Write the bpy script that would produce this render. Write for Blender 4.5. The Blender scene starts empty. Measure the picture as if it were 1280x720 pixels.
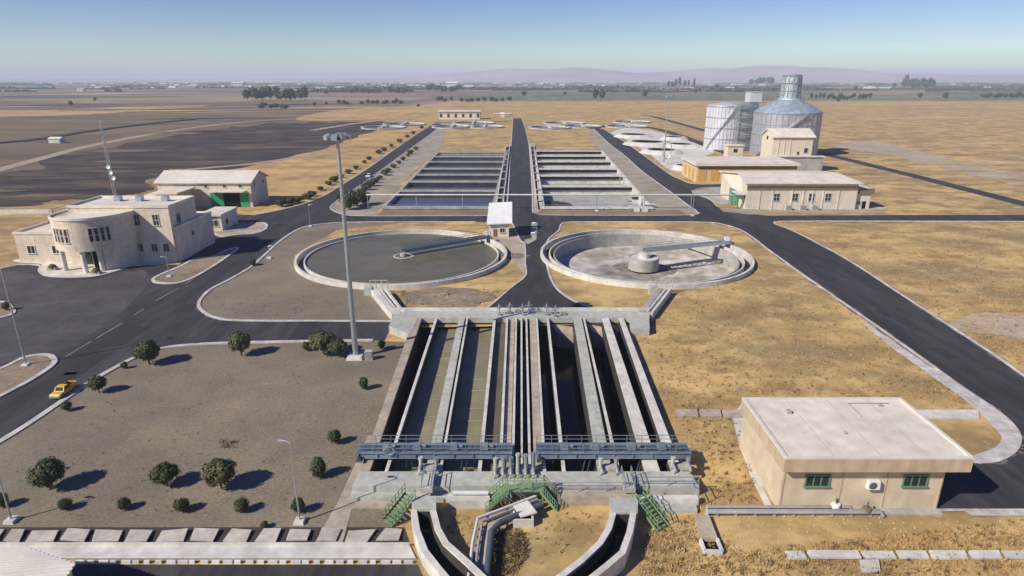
import bpy, bmesh, math, random
from mathutils import Vector, Matrix
from mathutils.geometry import tessellate_polygon
random.seed(7)
S = bpy.context.scene
COL = S.collection
R = math.radians

# ------------------------------------------------------------------ camera geometry
H, F, YH = 40.0, 790.0, 97.0
TH = math.atan((360 - YH) / F); CT, ST = math.cos(TH), math.sin(TH)
def P(x, y, h=0.0):                     # photo pixel -> point on the level h
    d = H - h; z = d * F / (CT * (y - YH))
    return Vector(((x - 640) * z / F, (z - d * ST) / CT, h))
def V(y, Y):                            # height of photo row y above ground distance Y
    v = (y - 360) / F
    return H - Y * (ST + v * CT) / (CT - v * ST)
def PPM(y): return CT * (y - YH) / H    # px per metre across at ground row y
def smooth(pts, n=5, closed=False):
    out = []; N = len(pts)
    rng = range(N) if closed else range(N - 1)
    for i in rng:
        if closed: a, b, c, d = pts[i - 1], pts[i], pts[(i + 1) % N], pts[(i + 2) % N]
        else: a, b, c, d = pts[max(i - 1, 0)], pts[i], pts[i + 1], pts[min(i + 2, N - 1)]
        for k in range(n):
            t = k / n
            out.append(tuple(0.5 * (2 * b[j] + (c[j] - a[j]) * t + (2 * a[j] - 5 * b[j] + 4 * c[j] - d[j]) * t * t
                             + (3 * b[j] - a[j] - 3 * c[j] + d[j]) * t ** 3) for j in (0, 1)))
    if not closed: out.append(pts[-1])
    return out
def PP(pts, h=0.0): return [P(x, y, h) for x, y in pts]

# ------------------------------------------------------------------ materials
def mat(name, col, rough=.85, var=.18, scale=.6, var2=.12, scale2=.05, bump=.0, bscale=4., metal=0., tint=None, streak=0., spec=.5, stretch=None):
    m = bpy.data.materials.new(name); m.use_nodes = True
    nt = m.node_tree; N = nt.nodes; L = nt.links
    b = N['Principled BSDF']; b.inputs['Roughness'].default_value = rough; b.inputs['Metallic'].default_value = metal; b.inputs['Specular IOR Level'].default_value = spec
    g = N.new('ShaderNodeNewGeometry')
    def noise(s, det=6., r=.6, stretch=None):
        n = N.new('ShaderNodeTexNoise'); n.inputs['Scale'].default_value = s
        n.inputs['Detail'].default_value = det; n.inputs['Roughness'].default_value = r
        if stretch:
            mp = N.new('ShaderNodeMapping'); mp.inputs['Scale'].default_value = stretch
            L.new(g.outputs['Position'], mp.inputs['Vector']); L.new(mp.outputs['Vector'], n.inputs['Vector'])
        else: L.new(g.outputs['Position'], n.inputs['Vector'])
        return n.outputs['Fac']
    def ramp(f, lo, hi, a=.3, c=.7):
        r = N.new('ShaderNodeMapRange'); r.inputs['From Min'].default_value = a; r.inputs['From Max'].default_value = c
        r.inputs['To Min'].default_value = lo; r.inputs['To Max'].default_value = hi
        L.new(f, r.inputs['Value']); return r.outputs['Result']
    def mul(a, bb):
        x = N.new('ShaderNodeMath'); x.operation = 'MULTIPLY'; L.new(a, x.inputs[0]); L.new(bb, x.inputs[1]); return x.outputs[0]
    f = mul(ramp(noise(scale, 6., .6, stretch), 1 - var, 1 + var), ramp(noise(scale2, 4., .6, stretch), 1 - var2, 1 + var2))
    if streak: f = mul(f, ramp(noise(1., 5, .6, (1.5, 1.5, .12)), 1 - streak, 1 + streak * .5))
    mx = N.new('ShaderNodeVectorMath'); mx.operation = 'SCALE'
    if tint:
        t = N.new('ShaderNodeMix'); t.data_type = 'RGBA'
        t.inputs['A'].default_value = (*col, 1); t.inputs['B'].default_value = (*tint, 1)
        L.new(ramp(noise(scale2 * 2.3 + (.0 if stretch else .03), 7, .65, stretch), 0, 1, .42, .62), t.inputs['Factor'])
        L.new(t.outputs['Result'], mx.inputs[0])
    else: mx.inputs[0].default_value = col
    L.new(f, mx.inputs['Scale']); L.new(mx.outputs['Vector'], b.inputs['Base Color'])
    if bump:
        bp = N.new('ShaderNodeBump'); bp.inputs['Strength'].default_value = bump; bp.inputs['Distance'].default_value = .1
        L.new(noise(bscale, 5), bp.inputs['Height']); L.new(bp.outputs['Normal'], b.inputs['Normal'])
    return m
MT = {}
MT['asphalt'] = mat('asphalt', (.027, .0255, .030), .9, .22, 1.1, .3, .12, .1, 8, tint=(.047, .044, .046), stretch=(1, .14, 1))
MT['parking'] = mat('parking_asphalt', (.056, .051, .056), .9, .2, .8, .25, .06, .1, 8, tint=(.08, .073, .072))
MT['kerb'] = mat('kerb_concrete', (.56, .53, .50), .85, .2, 1.2, .15, .2, tint=(.44, .40, .36))
MT['sludge'] = mat('dry_sludge', (.20, .175, .14), .95, .3, .8, .25, .2, .2, 3, tint=(.30, .265, .21))
MT['slab'] = mat('aged_slab', (.50, .455, .39), .88, .2, 1.5, .14, .3, .1, 5, tint=(.46, .41, .34))
MT['conc'] = mat('concrete', (.41, .39, .345), .9, .16, 1.1, .14, .12, .15, 5, tint=(.31, .30, .26), streak=.12)
MT['concw'] = mat('pale_concrete', (.66, .63, .57), .88, .14, 1.0, .12, .15, .1, 5, tint=(.53, .50, .44), streak=.1)
MT['concg'] = mat('green_grey_concrete', (.42, .435, .375), .9, .16, 1.1, .12, .12, .12, 5, tint=(.47, .46, .39), streak=.15)
MT['conct'] = mat('tan_concrete', (.43, .36, .28), .9, .2, 1.3, .15, .15, .12, 5, tint=(.34, .29, .22))
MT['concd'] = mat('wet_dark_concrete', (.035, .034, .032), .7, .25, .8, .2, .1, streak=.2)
MT['floorc'] = mat('basin_floor', (.56, .52, .45), .85, .25, .5, .25, .06, tint=(.33, .285, .22))
MT['floorg'] = mat('dry_basin_floor', (.33, .34, .30), .85, .15, .35, .15, .07, tint=(.40, .395, .355))
MT['stone'] = mat('stone_cladding', (.71, .60, .475), .85, .12, 1.3, .1, .15, tint=(.63, .53, .41), streak=.08)
MT['roofw'] = mat('white_roof', (.73, .66, .55), .75, .12, .6, .12, .12, tint=(.65, .58, .47))
MT['roofc'] = mat('cream_sheet_roof', (.66, .61, .52), .6, .08, .8, .08, .1)
MT['wallb'] = mat('beige_render', (.62, .52, .37), .9, .08, .8, .08, .15, tint=(.56, .46, .32), streak=.08)
MT['wallc'] = mat('cream_render', (.66, .58, .45), .9, .08, .8, .08, .15, streak=.1)
MT['wally'] = mat('yellow_render', (.62, .47, .26), .9, .08, .8, .08, .15)
MT['orange'] = mat('orange_panel', (.58, .33, .08), .7, .1, .8)
MT['fascia'] = mat('tan_fascia', (.50, .39, .265), .9, .1, 1., .08, .2, streak=.2)
MT['brown'] = mat('brown_fascia', (.19, .135, .085), .9, .12, 1.)
MT['glass'] = mat('window_glass', (.02, .035, .035), .12, .3, 1.)
MT['frame'] = mat('window_frame', (.55, .52, .47), .7, .1)
MT['gframe'] = mat('green_frame', (.12, .22, .15), .6, .1)
MT['green'] = mat('green_paint', (.16, .26, .12), .6, .2, 2., tint=(.20, .30, .17))
MT['dgreen'] = mat('door_green', (.02, .30, .13), .5, .1)
MT['dark'] = mat('dark_opening', (.012, .012, .012), .9, .1, spec=.0)
MT['blue'] = mat('blue_grey_paint', (.17, .22, .27), .55, .15, 1.5, .1, .2, tint=(.22, .26, .30), metal=.2)
MT['dblue'] = mat('dark_blue_grey', (.075, .095, .12), .6, .2, 1.5)
MT['galv'] = mat('galvanised_steel', (.42, .46, .47), .45, .12, 2., metal=.6)
MT['silo'] = mat('silo_sheet', (.50, .50, .53), .42, .08, .6, .06, .1, metal=.55, streak=.08)
MT['silow'] = mat('silo_pale_sheet', (.70, .70, .71), .45, .08, .6, .06, .1, metal=.4, streak=.08)
MT['dome'] = mat('dome_sheet', (.27, .33, .42), .6, .15, .6, .15, .15, metal=.25, tint=(.38, .44, .50), streak=.15)
MT['cupola'] = mat('cupola_sheet', (.46, .53, .55), .55, .2, 1.2, .2, .3, metal=.3, tint=(.30, .38, .42))
MT['stain_shade'] = mat('algae_stain_and_shade', (.045, .042, .036), .85, .25, .8, .2, .15, streak=.3)  # algae stain on channel walls; painted walkway shadow on dry basin walls
MT['pipe'] = mat('pipe_paint', (.62, .62, .60), .5, .1, 1.)
MT['pipeg'] = mat('grey_pipe', (.30, .29, .31), .55, .15, 1., tint=(.36, .34, .33))
MT['white'] = mat('white_paint', (.74, .74, .72), .5, .08)
MT['yel'] = mat('yellow_car_paint', (.72, .42, .04), .35, .06)
MT['tyre'] = mat('rubber', (.02, .02, .02), .8, .1)
MT['wood'] = mat('trunk_bark', (.14, .10, .07), .9, .2, 3.)
MT['sheet'] = mat('corrugated_white', (.70, .66, .58), .6, .06, .6)
MT['gravel'] = mat('garden_soil', (.188, .155, .112), .95, .25, 3.2, .2, .05, .3, 3, tint=(.225, .182, .122))
MT['verge'] = mat('pale_verge', (.36, .32, .25), .95, .25, 1.6, .2, .06, .2, 3, tint=(.29, .24, .165))
MT['island'] = mat('island_soil', (.25, .19, .125), .95, .28, 1.4, .25, .06, .3, 3, tint=(.20, .155, .11))
MT['burnt'] = mat('burnt_stubble', (.026, .018, .016), .95, .35, .09, .4, .022, .2, 1, tint=(.10, .068, .044), stretch=(.55, 1.4, 1))
MT['olive'] = mat('olive_stubble', (.19, .14, .072), .95, .2, .05, .3, .008, tint=(.12, .085, .055), stretch=(.3, 1.6, 1))
MT['gold'] = mat('golden_stubble', (.52, .34, .125), .95, .22, .12, .22, .012, .2, 1, tint=(.34, .21, .09))
MT['brownf'] = mat('brown_stubble', (.115, .08, .055), .95, .3, .12, .3, .03, tint=(.17, .12, .07), stretch=(.4, 1.6, 1))
MT['goldl'] = mat('pale_stubble', (.52, .385, .20), .95, .22, .2, .2, .02, tint=(.45, .30, .13))
MT['goldd'] = mat('brown_straw', (.33, .225, .10), .95, .25, .2, .2, .02, tint=(.40, .27, .12))
MT['track'] = mat('dirt_track', (.36, .29, .21), .95, .15, .3)
MT['crop'] = mat('green_crop', (.075, .125, .05), .95, .25, .02, .3, .006, tint=(.25, .21, .11))
MT['ditch'] = mat('ditch_shrub_and_shade', (.045, .04, .036), .95, .3, .1)
MT['gravelp'] = mat('dry_wash', (.40, .33, .26), .95, .2, .4, .2, .04, tint=(.42, .32, .2))
def leafmat(name, c, c2):
    m = mat(name, c, .75, .35, 2.2, .15, .4, tint=c2); return m
MT['leaf'] = leafmat('leaf_dark', (.040, .054, .015), (.068, .078, .022))
MT['leafb'] = leafmat('leaf_olive', (.070, .075, .026), (.105, .095, .035))
MT['leafd'] = leafmat('leaf_far', (.030, .045, .026), (.048, .062, .034))
MT['straw'] = leafmat('dry_straw', (.46, .295, .115), (.36, .23, .09))
MT['weed'] = leafmat('dry_weed', (.20, .14, .07), (.13, .095, .05))

def water_mat(name, col, rough, bump):
    m = mat(name, col, rough, .15, .3, .2, .06, bump, 1.2, spec=.14); return m
MT['w_olive'] = water_mat('water_olive', (.25, .225, .135), .3, .25)
MT['w_grey'] = mat('water_grey', (.15, .125, .078), .25, .12, .25, .18, .04, .2, 1.2, tint=(.125, .115, .052), spec=.14)
MT['w_dark'] = water_mat('water_dark', (.006, .006, .006), .12, .05)
MT['w_purple'] = water_mat('water_purple', (.055, .048, .058), .16, .15)

def ground_mat():
    m = bpy.data.materials.new('dry_grassland'); m.use_nodes = True
    nt = m.node_tree; N = nt.nodes; L = nt.links; b = N['Principled BSDF']; b.inputs['Roughness'].default_value = .95
    g = N.new('ShaderNodeNewGeometry')
    def noise(s, det=6., r=.6, st=None):
        n = N.new('ShaderNodeTexNoise'); n.inputs['Scale'].default_value = s; n.inputs['Detail'].default_value = det; n.inputs['Roughness'].default_value = r
        if st:
            mp = N.new('ShaderNodeMapping'); mp.inputs['Scale'].default_value = st
            L.new(g.outputs['Position'], mp.inputs['Vector']); L.new(mp.outputs['Vector'], n.inputs['Vector'])
        else: L.new(g.outputs['Position'], n.inputs['Vector'])
        return n.outputs['Fac']
    def rng(f, a, c, lo=0., hi=1.):
        r = N.new('ShaderNodeMapRange'); r.inputs['From Min'].default_value = a; r.inputs['From Max'].default_value = c
        r.inputs['To Min'].default_value = lo; r.inputs['To Max'].default_value = hi; L.new(f, r.inputs['Value']); return r.outputs['Result']
    def mix(f, A, B):
        t = N.new('ShaderNodeMix'); t.data_type = 'RGBA'
        for k, c in (('A', A), ('B', B)):
            if isinstance(c, tuple): t.inputs[k].default_value = (*c, 1)
            else: L.new(c, t.inputs[k])
        L.new(f, t.inputs['Factor']); return t.outputs['Result']
    near = mix(rng(noise(.045, 8, .62, (1, 1.8, 1)), .44, .56), (.61, .42, .165), (.40, .27, .105))
    near = mix(rng(noise(.035, 8, .68), .50, .62, 0, .8), near, (.28, .215, .095))
    near = mix(rng(noise(.42, 8, .72), .50, .68, 0, .55), near, (.185, .128, .06))
    near = mix(rng(noise(.075, 9, .7, (1, 1.6, 1)), .47, .60, 0, .85), near, (.25, .165, .07))
    near = mix(rng(noise(.16, 8, .7), .53, .66, 0, .75), near, (.64, .455, .20))
    vo = N.new('ShaderNodeTexVoronoi'); vo.inputs['Scale'].default_value = .0042
    mp = N.new('ShaderNodeMapping'); mp.inputs['Scale'].default_value = (.55, 1.0, 1); mp.inputs['Rotation'].default_value = (0, 0, .12)
    L.new(g.outputs['Position'], mp.inputs['Vector']); L.new(mp.outputs['Vector'], vo.inputs['Vector'])
    sx = N.new('ShaderNodeSeparateColor'); L.new(vo.outputs['Color'], sx.inputs['Color'])
    cr = N.new('ShaderNodeValToRGB'); cr.color_ramp.interpolation = 'CONSTANT'
    cols = [(0, (.24, .175, .10)), (.2, (.16, .12, .08)), (.36, (.33, .25, .14)), (.52, (.10, .12, .055)), (.64, (.21, .155, .105)), (.8, (.29, .21, .115)), (.92, (.075, .095, .045))]
    e = cr.color_ramp.elements; e[0].position = 0; e[0].color = (*cols[0][1], 1); e[1].position = .2; e[1].color = (*cols[1][1], 1)
    for p, c in cols[2:]:
        q = e.new(p); q.color = (*c, 1)
    L.new(sx.outputs['Red'], cr.inputs['Fac'])
    far = mix(rng(noise(.004, 8, .7), .35, .68, 0, .55), cr.outputs['Color'], (.20, .15, .095))
    sp = N.new('ShaderNodeSeparateXYZ'); L.new(g.outputs['Position'], sp.inputs[0])
    farm = rng(sp.outputs['Y'], 1150., 1250.)
    left = rng(sp.outputs['X'], -110., -170.)
    yy = rng(sp.outputs['Y'], 180., 260.)
    mm = N.new('ShaderNodeMath'); mm.operation = 'MULTIPLY'; L.new(left, mm.inputs[0]); L.new(yy, mm.inputs[1])
    brown = mix(rng(noise(.012, 8, .65, (.35, 1.5, 1)), .38, .64), (.20, .14, .075), (.12, .082, .05))
    brown = mix(rng(noise(.07, 6, .65, (.5, 1.6, 1)), .55, .72), brown, (.25, .19, .115))
    c = mix(mm.outputs[0], near, brown)
    c = mix(farm, c, far)
    L.new(c, b.inputs['Base Color'])
    bp = N.new('ShaderNodeBump'); bp.inputs['Strength'].default_value = .22; bp.inputs['Distance'].default_value = .2
    L.new(noise(1.3, 6, .7), bp.inputs['Height']); L.new(bp.outputs['Normal'], b.inputs['Normal'])
    return m
MT['ground'] = ground_mat()

# ------------------------------------------------------------------ mesh builder
WL = {}                                  # world base of every object that parents something
class MB:
    def __init__(s): s.v = []; s.f = []; s.sm = []
    def add(s, vs, fs, smooth=False):
        o = len(s.v); s.v += [Vector(p) for p in vs]
        s.f += [tuple(i + o for i in f) for f in fs]; s.sm += [smooth] * len(fs); return s
    def box(s, x0, x1, y0, y1, z0, z1, sx=0., sy=0.):          # sx, sy shrink the top (bevelled look)
        return s.add([(x0, y0, z0), (x1, y0, z0), (x1, y1, z0), (x0, y1, z0), (x0 + sx, y0 + sy, z1), (x1 - sx, y0 + sy, z1), (x1 - sx, y1 - sy, z1), (x0 + sx, y1 - sy, z1)],
                     [(3, 2, 1, 0), (4, 5, 6, 7), (0, 1, 5, 4), (1, 2, 6, 5), (2, 3, 7, 6), (3, 0, 4, 7)])
    def prism(s, poly, z0, z1, smooth=False):                  # polygon in plan, extruded
        n = len(poly); a = sum(poly[i][0] * poly[(i + 1) % n][1] - poly[(i + 1) % n][0] * poly[i][1] for i in range(n))
        if a < 0: poly = list(reversed(poly))
        vs = [(p[0], p[1], z0) for p in poly] + [(p[0], p[1], z1) for p in poly]
        tr = tessellate_polygon([[Vector((p[0], p[1], 0)) for p in poly]])
        top = []; bot = []
        for t in tr:
            a, b, c = (Vector((poly[i][0], poly[i][1], 0)) for i in t)
            if (b - a).cross(c - a).z < 0: t = (t[0], t[2], t[1])
            top.append(tuple(i + n for i in t)); bot.append((t[0], t[2], t[1]))
        s.add(vs, top + bot); k = len(s.v) - 2 * n
        s.f += [(k + i, k + (i + 1) % n, k + n + (i + 1) % n, k + n + i) for i in range(n)]; s.sm += [smooth] * n
        return s
    def sheet(s, poly, z):
        tr = tessellate_polygon([[Vector((p[0], p[1], 0)) for p in poly]]); fs = []
        for t in tr:
            a, b, c = (Vector((poly[i][0], poly[i][1], 0)) for i in t)
            if (b - a).cross(c - a).z < 0: t = (t[0], t[2], t[1])
            fs.append(tuple(t))
        return s.add([(p[0], p[1], z) for p in poly], fs)
    def strip(s, pts, w, z0, z1, closed=False, off=0.):        # box profile along a plan polyline
        n = len(pts); Lp = []; Rp = []
        for i in range(n):
            a = Vector(pts[i - 1 if (i or closed) else 0][:2]); c = Vector(pts[(i + 1) % n if (i < n - 1 or closed) else n - 1][:2])
            d = (c - a); d = d.normalized() if d.length > 1e-6 else Vector((1, 0)); q = Vector((-d.y, d.x)); p = Vector(pts[i][:2])
            Lp.append(p + q * (w / 2 + off)); Rp.append(p - q * (w / 2 - off))
        vs = []
        for l, r in zip(Lp, Rp): vs += [(l.x, l.y, z0), (l.x, l.y, z1), (r.x, r.y, z1), (r.x, r.y, z0)]
        fs = []
        for i in range(n if closed else n - 1):
            a = 4 * i; b = 4 * ((i + 1) % n)
            for k in range(4): fs.append((a + k, a + (k + 1) % 4, b + (k + 1) % 4, b + k))
        if not closed: fs += [(0, 3, 2, 1), (4 * n - 4, 4 * n - 3, 4 * n - 2, 4 * n - 1)]
        return s.add(vs, fs)
    def tube(s, pts, r, n=8, r2=None):
        pts = [Vector(p) for p in pts]; m = len(pts); rings = []
        for i, p in enumerate(pts):
            d = (pts[min(i + 1, m - 1)] - pts[max(i - 1, 0)]).normalized()
            u = d.cross(Vector((0, 0, 1))); u = u.normalized() if u.length > .01 else Vector((1, 0, 0)); w = d.cross(u)
            rr = r if r2 is None else r + (r2 - r) * i / (m - 1)
            rings.append([p + (u * math.cos(2 * math.pi * k / n) + w * math.sin(2 * math.pi * k / n)) * rr for k in range(n)])
        vs = [q for rg in rings for q in rg]; fs = []
        for i in range(m - 1):
            for k in range(n): fs.append((i * n + k, (i + 1) * n + k, (i + 1) * n + (k + 1) % n, i * n + (k + 1) % n))
        s.add(vs, fs, True); s.add(rings[0], [tuple(range(n))]); s.add(rings[-1], [tuple(reversed(range(n)))]); return s
    def lathe(s, c, prof, n=48, a0=0., a1=2 * math.pi):         # prof: list of (r, z)
        full = abs(a1 - a0 - 2 * math.pi) < 1e-6; m = n if full else n + 1; vs = []
        for k in range(m):
            a = a0 + (a1 - a0) * k / n
            for r, z in prof: vs.append((c[0] + r * math.cos(a), c[1] + r * math.sin(a), c[2] + z))
        q = len(prof); fs = []
        for k in range(n):
            b = ((k + 1) % m) * q
            for j in range(q - 1): fs.append((k * q + j, b + j, b + j + 1, k * q + j + 1))
        return s.add(vs, fs, True)
    def bar(s, a, b, w, h):                                     # square bar between two points
        a, b = Vector(a), Vector(b); d = (b - a).normalized(); u = d.cross(Vector((0, 0, 1)))
        u = u.normalized() if u.length > .01 else Vector((1, 0, 0)); q = u.cross(d)
        vs = [p + u * (i * w / 2) + q * (j * h / 2) for p in (a, b) for i, j in ((-1, -1), (1, -1), (1, 1), (-1, 1))]
        return s.add(vs, [(3, 2, 1, 0), (4, 5, 6, 7)] + [(k, (k + 1) % 4, 4 + (k + 1) % 4, 4 + k) for k in range(4)])
    def build(s, name, m, parent=None):
        base = WL.get(parent, Vector((0, 0, 0))) if parent else Vector((0, 0, 0))
        me = bpy.data.meshes.new(name); me.from_pydata([v - base for v in s.v], [], s.f)
        me.polygons.foreach_set('use_smooth', s.sm); me.materials.append(MT[m] if isinstance(m, str) else m)
        if any(s.sm): me.set_sharp_from_angle(angle=R(40))
        me.update(); o = bpy.data.objects.new(name, me); COL.objects.link(o)
        if parent: o.parent = parent
        WL[o] = base; return o
def tag(o, label=None, cat=None, group=None, kind=None):
    if label: o['label'] = label
    if cat: o['category'] = cat
    if group: o['group'] = group
    if kind: o['kind'] = kind
    return o
def thing(name, label, cat, loc, group=None):
    o = bpy.data.objects.new(name, None); COL.objects.link(o); o.location = loc; o.empty_display_size = .5
    WL[o] = Vector(loc); return tag(o, label, cat, group)
def struct(name, mb, m): return tag(mb.build(name, m), kind='structure')
def copy_tree(o, loc, rz=0., sc=None, label=None):
    def rec(a, par):
        c = a.copy(); COL.objects.link(c); c.parent = par
        for ch in kids.get(a, []): rec(ch, c)
        return c
    kids = {}
    for q in o.children_recursive: kids.setdefault(q.parent, []).append(q)
    c = rec(o, None); c.location = loc; c.rotation_euler = (0, 0, rz)
    if sc: c.scale = sc
    if label: c['label'] = label
    return c
ORD = ['first', 'second', 'third', 'fourth', 'fifth', 'sixth', 'seventh', 'eighth', 'ninth', 'tenth', 'eleventh', 'twelfth', 'thirteenth', 'fourteenth', 'fifteenth', 'sixteenth', 'seventeenth', 'eighteenth', 'nineteenth', 'twentieth']

# ------------------------------------------------------------------ sunken places (holes in the ground)
def lineY(a, b, y):                       # x of the straight photo line a-b at row y
    return a[0] + (b[0] - a[0]) * (y - a[1]) / (b[1] - a[1])
BASIN = [P(520, 400, 1.2), P(779, 396, 1.2), P(851, 589, 1.2), P(456, 589, 1.2)]
TL, TR, RT = (-25.5, 143.3), (31.1, 143.6), 24.4
def circle(c, r, n=48): return [Vector((c[0] + r * math.cos(2 * math.pi * k / n), c[1] + r * math.sin(2 * math.pi * k / n), 0)) for k in range(n)]
AL = [P(482, 258), P(617, 258), P(633.5, 190), P(549, 190)]      # left aeration block
AR = [P(676, 258), P(812, 258), P(752, 189), P(669, 189)]
def inset(poly, d):
    c = sum((Vector(p) for p in poly), Vector()) / len(poly)
    return [Vector(p) + (c - Vector(p)).normalized() * d for p in poly]
holes = [inset(BASIN, .5), circle(TL, RT - .3), circle(TR, RT - .3), inset(AL, .5), inset(AR, .5)]
def ground():
    X0, X1, Y0, Y1 = -420., 420., -60., 560.
    outer = [Vector((X0, Y0, 0)), Vector((X1, Y0, 0)), Vector((X1, Y1, 0)), Vector((X0, Y1, 0))]
    loops = [outer] + [[Vector((p[0], p[1], 0)) for p in h] for h in holes]
    flat = [p for l in loops for p in l]
    mb = MB(); fs = []
    for t in tessellate_polygon(loops):
        a, b, c = (flat[i] for i in t)
        fs.append(tuple(t) if (b - a).cross(c - a).z > 0 else (t[0], t[2], t[1]))
    mb.add(flat, fs)
    B = 24000.; T = 25000.
    for x0, x1, y0, y1 in ((-B, X0, -900, T), (X1, B, -900, T), (X0, X1, -900, Y0), (X0, X1, Y1, T)):
        mb.add([(x0, y0, 0), (x1, y0, 0), (x1, y1, 0), (x0, y1, 0)], [(0, 1, 2, 3)])
    struct('ground', mb, 'ground')
ground()
def patch(name, px, z, m, n=0, jit=0.):
    pts = smooth(px, n, True) if n else px
    if jit:
        q = []
        for x, y in pts:
            q.append((x + random.uniform(-jit, jit) * 5, y + random.uniform(-jit, jit)))
        pts = q
    return struct(name, MB().sheet(PP(pts), z), m)
# ------------------------------------------------------------------ fields and tracks
patch('field', [(-700, 210), (-700, 150), (0, 152), (200, 140), (330, 134), (420, 137), (400, 150), (250, 156), (120, 176), (0, 205)], .015, 'olive', 4, .3)
patch('burnt_field', [(-500, 262), (-500, 232), (0, 216), (60, 199), (150, 182), (250, 165), (330, 155), (400, 153), (490, 152), (490, 162), (440, 180), (330, 210), (250, 216), (190, 222), (188, 236), (150, 245), (60, 252), (0, 258)], .05, 'burnt', 8, 1.3)
patch('field', [(300, 262), (306, 235), (214, 213), (270, 213), (335, 204), (400, 187), (445, 171), (485, 158), (525, 150), (542, 152), (500, 180), (440, 214), (400, 238), (350, 255), (330, 262)], .06, 'gold', 7, .9)
patch('field', [(370, 150), (420, 138), (560, 130), (640, 127.5), (1500, 127.5), (1500, 136), (1100, 138), (860, 142), (640, 141), (560, 139), (470, 149)], .03, 'gold', 4, .15)
patch('field', [(0, 146), (-600, 150), (-600, 139), (0, 138), (150, 134), (260, 131), (200, 137)], .04, 'gold', 4, .2)
patch('field', [(575, 125.5), (590, 119), (640, 115.5), (760, 113.5), (850, 113), (840, 117), (790, 121), (740, 125.5)], .05, 'crop', 3, .15)
patch('field', [(850, 125.3), (880, 117), (1000, 112), (1120, 110), (1180, 111), (1060, 118), (1290, 118), (1500, 120), (1500, 125.3)], .05, 'crop', 3, .15)
patch('field', [(0, 116), (120, 115), (260, 114), (240, 117), (0, 119)], .05, 'crop', 3, .1)
def track(name, px, w, z, m='track'): return struct(name, MB().strip(PP(smooth(px, 6)), w, 0, z), m)
track('track', [(-200, 262), (-100, 240), (0, 212), (60, 196), (110, 183), (200, 166), (280, 155), (340, 150), (420, 147)], 7, .1)
track('track', [(215, 214), (270, 209), (330, 203), (420, 188)], 5, .1)
track('track', [(575, 128.2), (700, 127.2), (900, 126.6), (1100, 126.4), (1500, 126.2)], 22, .12)
track('track', [(-100, 145), (80, 141), (220, 135), (330, 132), (460, 131), (560, 130)], 14, .1)
track('track', [(390, 163), (440, 155), (480, 150), (520, 147)], 7, .1)
dm = MB().strip(PP(smooth([(-300, 196), (0, 179), (100, 166), (160, 158), (245, 149)], 6)), 8, -.0, .7)
struct('ditch', dm, 'ditch')
patch('dry_wash', [(1040, 182), (1120, 196), (1230, 222), (1290, 235), (1420, 250), (1420, 232), (1280, 218), (1180, 196), (1100, 178)], .03, 'gravelp', 5, .6)
patch('dry_wash', [(1180, 410), (1215, 393), (1260, 392), (1300, 402), (1300, 425), (1240, 418)], .03, 'gravelp', 4, .8)

rf_ = random.Random(21)
def sliver(x, y, L_, th, m, z):
    pts = []
    n = 9
    for i in range(n + 1): pts.append((x + L_ * i / n, y - L_ * i / n * .012 + th * rf_.uniform(.2, .6) * math.sin(math.pi * (i + .3) / (n + .6))))
    for i in range(n, -1, -1): pts.append((x + L_ * i / n, y - L_ * i / n * .012 - th * rf_.uniform(.3, .8) * math.sin(math.pi * (i + .3) / (n + .6))))
    struct('field', MB().sheet(PP(pts), z), m)
for k in range(34):
    y = rf_.uniform(121, 150); x = rf_.uniform(-120, 330) if y > 126 else rf_.uniform(-100, 1250)
    sliver(x, y, rf_.uniform(80, 300), rf_.uniform(.5, 1.7) * (y - 97) / 40, rf_.choice(['gold', 'olive', 'burnt', 'track', 'olive', 'gold', 'crop' if y < 126 else 'olive']), .06 + k * .004)
for k in range(46):
    y = rf_.uniform(102, 123); x = rf_.uniform(-150, 1250)
    sliver(x, y, rf_.uniform(60, 260), rf_.uniform(.25, .8) * (y - 97) / 14, rf_.choice(['crop', 'crop', 'olive', 'gold', 'burnt', 'brownf', 'goldl']), .07 + k * .006)
for k in range(26):
    y = rf_.uniform(158, 248); x = rf_.uniform(-120, 330 - (y - 158) * 1.7)
    sliver(x, y, rf_.uniform(30, 150), rf_.uniform(1.2, 4.5), rf_.choice(['olive', 'olive', 'brownf', 'burnt', 'brownf']), .07 + k * .004)
for k in range(30):
    y = rf_.uniform(134, 250); x = rf_.uniform(1040 if y > 160 else 660, 1330)
    sliver(x, y, rf_.uniform(40, 220), rf_.uniform(.8, 3.) * (y - 97) / 60, rf_.choice(['gold', 'goldl', 'goldd']), .032 + k * .002)

# ------------------------------------------------------------------ roads and kerbs
e1 = smooth([(-70, 594), (0, 553), (40, 528), (75, 504), (110, 480), (150, 457), (175, 445), (205, 435.5), (250, 431), (300, 429), (395, 427), (466, 426)])
e2 = smooth([(492, 402), (400, 401.5), (300, 401), (268, 397), (252, 388), (249, 378), (262, 363), (290, 348), (315, 333), (335, 315), (352, 300), (375, 286), (400, 280.5), (440, 278), (520, 277.6), (606, 277.5)])
e3 = smooth([(632, 269.5), (550, 270), (450, 270), (425, 267), (413, 260), (422, 251), (440, 239), (475, 214), (510, 188), (535, 170), (553, 155)])
e4 = smooth([(543, 154), (524, 166), (496, 185), (458, 212), (428, 231), (405, 245), (380, 255), (345, 264), (318, 269)])
e5 = [(296, 268), (290, 272), (262, 290), (240, 312), (224, 331)] + smooth([(200, 331), (165, 333), (150, 337), (120, 345.5), (85, 347), (58, 345), (49, 338.5), (50, 332.5), (30, 331), (10, 334), (-60, 352)])
struct('road', MB().sheet(PP(e1 + [(481, 425)] + e2 + [(620, 277.5), (632, 273)] + e3 + e4 + e5 + [(-160, 390), (-160, 600)]), .03), 'asphalt')
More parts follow.
